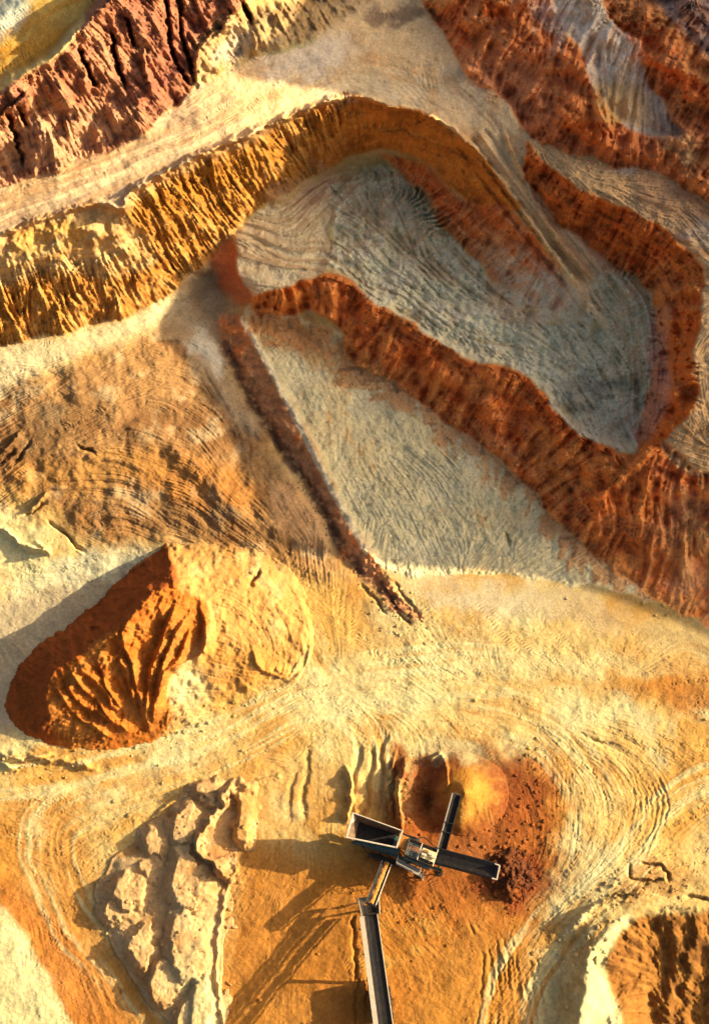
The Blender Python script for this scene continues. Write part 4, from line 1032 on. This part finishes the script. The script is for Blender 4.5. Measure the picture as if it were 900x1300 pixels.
fb = Part(); fb.hexa([a - UP * .1, b - UP * .1, c - UP * .1, d_ - UP * .1], [a, b, c, d_]); fb.build('feed_belt', M_BELT, E1, 0)
ld = Part(); ld.bm = bmesh.new()
# sand lying at the hopper's mouth
m0 = pt(507, 1058, gz + 3.2); m1 = pt(520, 1064, gz + 3.1); m2 = pt(516, 1079, gz + 3.0); m3 = pt(502, 1074, gz + 3.1)
ld.hexa([v - UP * .5 for v in (m3, m2, m1, m0)], [m3, m2, m1 + UP * .1, m0 + UP * .1]); ld.build('sand_load', M_LOAD, E1, .05)
gt_ = Part(); gt_.beam(pt(511, 1054, gz + 3.7), pt(503, 1077, gz + 3.6), .14, .25); gt_.build('hopper_gate', M_PALE, E1)
# teal side body under the hopper
sb = Part()
s0, s1 = pt(450, 1070, gz + 2.3), pt(506, 1084, gz + 2.3)
sb.hexa([s0 - UP * .9, s1 - UP * .9, s1 - UP * .9 + ey * 1.5, s0 - UP * .9 + ey * 1.5], [s0, s1, s1 + ey * 1.5, s0 + ey * 1.5])
sbo = sb.build('hopper_frame', M_TEAL, E1, .03)
for k in (.15, .38, .6, .82):
    r = Part(); p0 = s0.lerp(s1, k) - ey * .05; r.beam(p0, p0 - UP * .9, .10, .10); r.build('frame_post', M_TEAL, sbo)
# chassis
ch = Part()
for y in (-.75, .75): ch.beam(lp(-4.2, y, 1.15), lp(4.2, y, 1.15), .22, .42)
for x in (-4, -2, 0, 2, 4): ch.beam(lp(x, -.75, 1.15), lp(x, .75, 1.15), .2, .3)
ch.build('chassis', M_TEAL, E1)
for y in (-1.25, 1.25):
    t = Part(); xs = 1.7; n_ = 14; rr = .42
    outline = [(-xs + rr * math.cos(a_), .44 + rr * math.sin(a_)) for a_ in np.linspace(math.pi / 2, 3 * math.pi / 2, 9)] + [(xs + rr * math.cos(a_), .44 + rr * math.sin(a_)) for a_ in np.linspace(-math.pi / 2, math.pi / 2, 9)]
    va = [t.bm.verts.new(lp(x - .4, y - .22, z)) for x, z in outline]; vb = [t.bm.verts.new(lp(x - .4, y + .22, z)) for x, z in outline]
    nn = len(va)
    for k in range(nn): t.bm.faces.new([va[k], va[(k + 1) % nn], vb[(k + 1) % nn], vb[k]])
    t.bm.faces.new(va); t.bm.faces.new(vb[::-1])
    for k in range(16):
        x = -xs + 2 * xs * k / 15 - .4; t.beam(lp(x, y - .24, .88), lp(x, y + .24, .88), .08, .05); t.beam(lp(x, y - .24, .01), lp(x, y + .24, .01), .08, .05)
    to = t.build('crawler_track', M_DARK, E1)
    for x in (-1.7, -.8, .1, 1.0, 1.6):
        w_ = Part(); w_.rod(lp(x - .4, y - .26, .44), lp(x - .4, y + .26, .44), .22); w_.build('track_wheel', M_RUST, to, 0)
# screen box: open topped steel box with mesh decks
q0, q1, q2, q3 = pt(520, 1064, gz + 3.3), pt(556, 1078, gz + 3.0), pt(549, 1100, gz + 3.0), pt(513, 1085, gz + 3.3)
sx = Part()
for p, q in ((q0, q1), (q1, q2), (q2, q3), (q3, q0)):
    sx.hexa([p - UP * 1.3, q - UP * 1.3, q, p], [p - UP * 1.3 + (cen * 0) + (q - p).cross(UP).normalized() * .06, q - UP * 1.3 + (q - p).cross(UP).normalized() * .06, q + (q - p).cross(UP).normalized() * .06, p + (q - p).cross(UP).normalized() * .06])
sxo = sx.build('screen_box', M_DARK, E1)
r = Part()
for i in range(14):
    k = (i + .5) / 14; r.beam(q0.lerp(q1, k) - UP * .35, q3.lerp(q2, k) - UP * .35, .03, .03)
for i in range(9):
    k = (i + .5) / 9; r.beam(q0.lerp(q3, k) - UP * .37, q1.lerp(q2, k) - UP * .37, .03, .03)
r.build('screen_mesh', M_GREY, sxo, 0)
for k in (0, .45, 1):
    r = Part(); r.beam(q0.lerp(q1, k) + UP * .04, q3.lerp(q2, k) + UP * .04, .10, .10); r.build('cross_beam', M_PALE if k else M_DARK, sxo)
r = Part(); r.plate([pt(537, 1076, gz + 3.25), pt(555, 1083, gz + 3.2), pt(550, 1095, gz + 3.15), pt(533, 1088, gz + 3.25)], .05); pn = r.build('cover_panel', M_YEL, sxo)
for (u_, v_, mt_) in ((541, 1081, M_RUST), (546, 1084, M_PALE), (550, 1088, M_RIM), (538, 1085, M_RIM)):
    r = Part(); c_ = pt(u_, v_, gz + 3.36); r.beam(c_ - ex * .22, c_ + ex * .22, .24, .16); r.build('motor_cover', mt_, sxo, .03)
# engine housing with walkway on the south side
e0, e1 = pt(512, 1089, gz + 2.5), pt(546, 1103, gz + 2.4)
en = Part(); en.hexa([e0 - UP * 1.2, e1 - UP * 1.2, e1 - UP * 1.2 + ey * 1.0, e0 - UP * 1.2 + ey * 1.0], [e0, e1, e1 + ey * .9, e0 + ey * .9]); eno = en.build('engine_housing', M_TEAL, E1, .05)
for k in (.2, .35, .5, .65, .8):
    r = Part(); p_ = e0.lerp(e1, k) + ey * .1 + UP * .02; r.beam(p_, p_ + ey * .7, .06, .05); r.build('vent_slat', M_DARK, eno, 0)
r = Part(); r.rod(e0.lerp(e1, .9) + ey * .4, e0.lerp(e1, .9) + ey * .4 + UP * .7, .07); r.build('exhaust_pipe', M_RUST, eno, 0)
wk = Part(); w0, w1 = pt(505, 1089, gz + 1.7), pt(534, 1104, gz + 1.7)
wk.hexa([w0 - UP * .05, w1 - UP * .05, w1 - UP * .05 - ey * .6, w0 - UP * .05 - ey * .6], [w0, w1, w1 - ey * .6, w0 - ey * .6]); wko = wk.build('walkway', M_GREY, E1)
r = Part()
for k in (0, .33, .66, 1): p_ = w0.lerp(w1, k) - ey * .6; r.beam(p_, p_ + UP * 1.0, .045, .045)
for h_ in (.5, 1.0): r.beam(w0 - ey * .6 + UP * h_, w1 - ey * .6 + UP * h_, .045, .045)
for k in (0, 1): p_ = w0.lerp(w1, k); r.beam(p_ - ey * .6 + UP * 1.0, p_ + UP * 1.0, .045, .045)
r.build('handrail', M_PALE, wko, 0)
r = Part(); p_ = w1 - ey * .3
for y in (-.22, .22): r.beam(p_ + ey * y + ex * .1, p_ + ey * y - UP * (1.7 + 0) + ex * .45, .05, .05)
for i in range(6): c_ = p_ - UP * (1.6 * (i + .5) / 6) + ex * (.1 + .35 * (i + .5) / 6); r.beam(c_ - ey * .22, c_ + ey * .22, .04, .04)
r.build('ladder', M_PALE, E1, 0)
for (u_, v_) in ((535, 1108), (560, 1104)):
    r = Part(); c_ = pt(u_, v_, gz + 1.6); g_ = c_.copy(); g_.z = gz; r.beam(c_, g_, .12, .12); r.beam(g_ - ex * .25 + UP * .02, g_ + ex * .25 + UP * .02, .5, .06); r.build('support_leg', M_DARK, E1)
# hydraulic hoses along the chassis
def hose(pts, r, parent):
    cu = bpy.data.curves.new('hose', 'CURVE')
    h = Part(); Pq = dense([tuple(q) for q in pts], .25) if len(pts) > 2 else pts
    Pq = [Vector(q) for q in Pq]
    for a_, b_ in zip(Pq[:-1], Pq[1:]):
        if (b_ - a_).length > 1e-4: h.rod(a_, b_ + (b_ - a_) * .1, r, 8)
    bpy.data.curves.remove(cu)
    return h.build('hydraulic_hose', M_BELT, parent, 0)
hose([lp(-1.5, -1.0, 1.7), lp(-.6, -1.5, 1.2), lp(.6, -1.4, 1.5), lp(1.6, -.9, 1.9)], .05, E1)
hose([lp(-3.2, -.9, 2.0), lp(-2.4, -1.35, 1.5), lp(-1.4, -1.1, 1.6)], .04, E1)
hose([lp(1.2, .9, 2.3), lp(2.0, 1.5, 1.7), lp(2.9, 1.0, 2.2)], .05, E1)
# discharge belts
co = conveyor(E1, 'oversize_conveyor', pt(549, 1085, gz + 2.1), pt(629, 1106, gz + 3.2), 1.25, .4, False, M_DARK, M_DARK, .10)
hd = Part(); h0, h1 = pt(634, 1099, gz + 3.4), pt(630, 1117, gz + 3.2); hd.beam(h0, h1, .13, .3); hd.beam(h0, h0 - ex * .45, .1, .3); hd.beam(h1, h1 - ex * .45, .1, .3); hd.build('head_guard', M_PALE, co)
cf = conveyor(E1, 'fines_conveyor', pt(560, 1083, gz + 1.5), pt(580, 1009, gz + 3.6), .62, .4, False, M_DARK, M_DARK, .07, True, None, .5, (.36, .52))
# north belt has its west rail pale
for o in cf.children:
    if o.name.startswith('side_rail'): pass
wr = Part(); d0 = (pt(580, 1009, gz + 3.6) - pt(560, 1083, gz + 1.5)); sd = d0.normalized().cross(UP).normalized()
wr.beam(pt(560, 1083, gz + 1.5) - sd * .44 + UP * .1, pt(580, 1009, gz + 3.6) - sd * .44 + UP * .1, .12, .12); wr.build('pale_rail', M_PALE, cf)
cs = conveyor(E1, 'sand_conveyor', pt(491, 1095, gz + 2.0), pt(471, 1147, gz + 3.5), .78, .4, True, M_DARK, M_PALE, .08, True, None, .62)

# ---- long stacking conveyor
tail = pt(469, 1150, 1.9); head = pt(492, 1318, 7.0)
dirn = (head - tail).normalized()
head = tail + dirn * ((head - tail).length * 1.32)
base2 = tail.lerp(head, .55); base2.z = ground_z(470, 1262)
E2 = root('stacking_conveyor', base2, math.atan2(dirn.y, dirn.x), 'long black stacking conveyor with a pale side rail, rising out of the bottom edge', 'conveyor')
st_ = conveyor(E2, 'conveyor_frame', tail, head, 1.05, .75, False, M_DARK, M_PALE, .08, True, .0)
s2 = dirn.cross(UP).normalized(); n2 = s2.cross(dirn).normalized()
side = -1 if (s2.x > 0) else 1
cv = Part(); o_l = s2 * side * (.60 + .22)
cv.beam(tail + dirn * 1.0 + o_l + n2 * .13, head + o_l + n2 * .13, .40, .04, n2); cv.build('side_cover', M_PALE, st_)
for k in np.arange(2.2, (head - tail).length, 2.4):
    cv2 = Part(); c_ = tail + dirn * k + s2 * side * 1.0; cv2.beam(c_ - n2 * .1, c_ + n2 * .12 + s2 * side * .12, .08, .08, dirn)
    cv2.build('cover_bracket', M_DARK, st_, 0)
bt = Part()      # feed boot at the tail
k0 = [tail + s2 * x + dirn * y for x, y in ((-.95, -.9), (.95, -.9), (.8, .95), (-.8, .95))]
k1 = [tail + s2 * x + dirn * y - UP * .9 for x, y in ((-.45, -.5), (.45, -.5), (.45, .7), (-.45, .7))]
for i in range(4):
    p, q, pl, ql = k0[i] + UP * .25, k0[(i + 1) % 4] + UP * .25, k1[i] + UP * .9, k1[(i + 1) % 4] + UP * .9
    nrm = (q - p).cross(pl - p).normalized() * .04; bt.hexa([p, q, ql, pl], [p + nrm, q + nrm, ql + nrm, pl + nrm])
bto = bt.build('feed_boot', M_DARK, E2)
for i in (1, 3):
    r = Part(); r.beam(k0[i] + UP * .28, k0[(i + 1) % 4] + UP * .28, .09, .07); r.build('boot_rim', M_PALE, bto)
dr = Part(); t0 = tail - dirn * .6 - UP * .8; t1 = pt(444, 1148, .5); t1.z = gz + .5
dr.beam(t0, t1, .14, .14); dr.beam(t0 + s2 * .5, t1, .10, .10); dr.rod(t1, Vector((t1.x, t1.y, gz - .05)), .06); dr.build('drawbar', M_RUST, E2)
tl = Part()
for x in (-.5, .5):
    p_ = tail + s2 * x - UP * .5; g_ = p_.copy(); g_.z = gz - .1; tl.beam(p_, g_, .12, .12); tl.beam(Vector((g_.x, g_.y, gz - .03)) - dirn * .25, Vector((g_.x, g_.y, gz - .03)) + dirn * .25, .4, .06)
tl.build('tail_stand', M_DARK, E2)
# undercarriage: axle, four tyres, power pack, telescopic struts
fx = Vector((dirn.x, dirn.y, 0)).normalized(); fs = Vector((s2.x, s2.y, 0)).normalized()
def sp(along, side_, z): 
    q_ = Vector((base2.x, base2.y, base2.z)) + fx * along + fs * side_; q_.z = base2.z + z; return q_
uc = Part(); uc.beam(sp(0, -.95, .6), sp(0, .95, .6), .35, .35)
for y in (-.6, .6): uc.beam(sp(-2.2, y, .9), sp(2.4, y, .9), .16, .3)
uc.hexa([sp(-2.1, -.5, .8), sp(2.1, -.5, .8), sp(2.1, .5, .8), sp(-2.1, .5, .8)], [sp(-2.0, -.45, 2.3), sp(2.0, -.45, 2.3), sp(2.0, .45, 2.3), sp(-2.0, .45, 2.3)])
uco = uc.build('undercarriage', M_DARK, E2, .04)
for x, y in ((-.75, -.8), (.75, -.8), (-.75, .8), (.75, .8)):
    t = Part(); t.rod(sp(x, y - .18, .58), sp(x, y + .18, .58), .58, 28); ty = t.build('wheel', M_TYRE, E2, .05)
    t = Part(); t.rod(sp(x, y - .195, .58), sp(x, y + .195, .58), .28, 18); t.build('rim', M_RIM, ty, 0)
Lc = (head - tail).length
for (al, fr) in ((2.2, .86), (-2.1, .30)):
    for y in (-.6, .6):
        t = Part(); t.beam(sp(al, y, .95), tail + dirn * Lc * fr + s2 * y - n2 * .8, .13, .13); t.build('strut', M_DARK, E2)
for (al, fr) in ((1.2, .62), (0.2, .70)):
    for y in (-.6, .6):
        t = Part(); t.rod(sp(al, y, 1.9), tail + dirn * Lc * fr + s2 * y - n2 * .8, .06); t.build('hydraulic_ram', M_GREY, E2, 0)

# ------------------------------------------------------------------ loose rubble (nobody could count it)
rs = random.Random(12)
def surf(u, v, extra=None):
    z = float(bil(Z if extra is None else extra, np.array([(u + PAD) / DS]), np.array([(v + PAD) / DS]))[0])
    return pt(u, v, z)
ZH = Z + np.maximum.reduce([np.maximum(H1b, 0), np.maximum(H2, 0), np.maximum(H3, 0), np.maximum(H4, 0)])
def rubble(name, spots, lo, hi, colf):
    V, F, Cc = [], [], []
    for (u, v, n_, su, sv, rot_) in spots:
        for _ in range(n_):
            a_ = math.radians(rot_); dx = rs.gauss(0, su); dy = rs.gauss(0, sv)
            uu = u + dx * math.cos(a_) - dy * math.sin(a_); vv = v + dx * math.sin(a_) + dy * math.cos(a_)
            if not (-40 < uu < 940 and -40 < vv < 1340): continue
            
            if H2[int((vv + PAD) / DS), int((uu + PAD) / DS)] > .2: continue
            c_ = surf(uu, vv, ZH); r_ = lo + (hi - lo) * rs.random() ** 5
            b0 = len(V)
            for sx_, sy_, sz_ in ((1, 0, 0), (0, 1, 0), (-1, 0, 0), (0, -1, 0), (.5, .5, .8), (-.5, .5, .7), (-.5, -.5, .8), (.5, -.5, .7), (0, 0, 1.0), (0, 0, -.8)):
                V.append((c_.x + sx_ * r_ * rs.uniform(.7, 1.3), c_.y + sy_ * r_ * rs.uniform(.7, 1.3), c_.z + (sz_ * .8) * r_ * rs.uniform(.7, 1.2)))
            for f in ((0, 1, 4), (1, 2, 5), (2, 3, 6), (3, 0, 7), (4, 1, 5), (5, 2, 6), (6, 3, 7), (7, 0, 4), (4, 5, 8), (5, 6, 8), (6, 7, 8), (7, 4, 8), (1, 0, 9), (2, 1, 9), (3, 2, 9), (0, 3, 9)):
                F.append(tuple(b0 + i for i in f))
            cc = colf(uu, vv); k_ = rs.uniform(.6, 1.25)
            Cc += [tuple(x * k_ for x in cc)] * 10
    me = bpy.data.meshes.new(name); me.from_pydata(V, [], F); me.update()
    a_ = me.attributes.new('soil', 'FLOAT_COLOR', 'POINT'); a_.data.foreach_set('color', np.array([(*c, 1) for c in Cc], np.float32).ravel())
    me.materials.append(M_SOIL)
    o = bpy.data.objects.new(name, me); COL.objects.link(o); o['kind'] = 'stuff'
    return o
def col_at(u, v):
    j_, i_ = int(np.clip((v + PAD) / DS, 0, SH[0] - 1)), int(np.clip((u + PAD) / DS, 0, SH[1] - 1))
    for H_, C_h in ((H1b, CH1), (H2, CH2), (H3, CH3), (H4, CH4)):
        if H_[j_, i_] > .05: return C_h[j_, i_]
    return C[int(np.clip((v + PAD) / DS, 0, SH[0] - 1)), int(np.clip((u + PAD) / DS, 0, SH[1] - 1))]
ro_ = rubble('rubble', [(580, 520, 260, 34, 9, 38), (640, 575, 160, 36, 8, 48), (500, 488, 120, 24, 7, 30), (720, 660, 120, 40, 8, 45), (650, 1112, 420, 17, 17, 0), (640, 1080, 160, 30, 30, 0), (672, 1010, 160, 20, 45, 0),
    (350, 560, 160, 8, 90, -33), (430, 690, 140, 8, 50, -35), (510, 770, 160, 14, 30, -25), (230, 1150, 220, 20, 80, 0), (160, 1150, 120, 16, 40, 0), (290, 1080, 100, 20, 30, 0), (220, 925, 160, 60, 10, -14), (120, 935, 120, 40, 10, 5), (760, 1180, 180, 12, 40, 20), (820, 1130, 160, 40, 10, -8),
    (380, 300, 80, 40, 20, 0), (740, 480, 160, 40, 25, 20), (520, 300, 160, 50, 30, 30), (650, 380, 140, 60, 20, 40), (420, 700, 100, 60, 10, 10), (50, 970, 100, 40, 8, 5), (840, 760, 140, 30, 10, 25), (740, 210, 120, 50, 10, 15), (600, 120, 120, 40, 20, 40), (300, 70, 120, 20, 8, -20), (530, 1010, 140, 14, 30, 0), (450, 820, 110, 200, 60, 0), (450, 1180, 90, 150, 60, 0), (600, 600, 260, 90, 50, 30)], .04, .26, col_at)
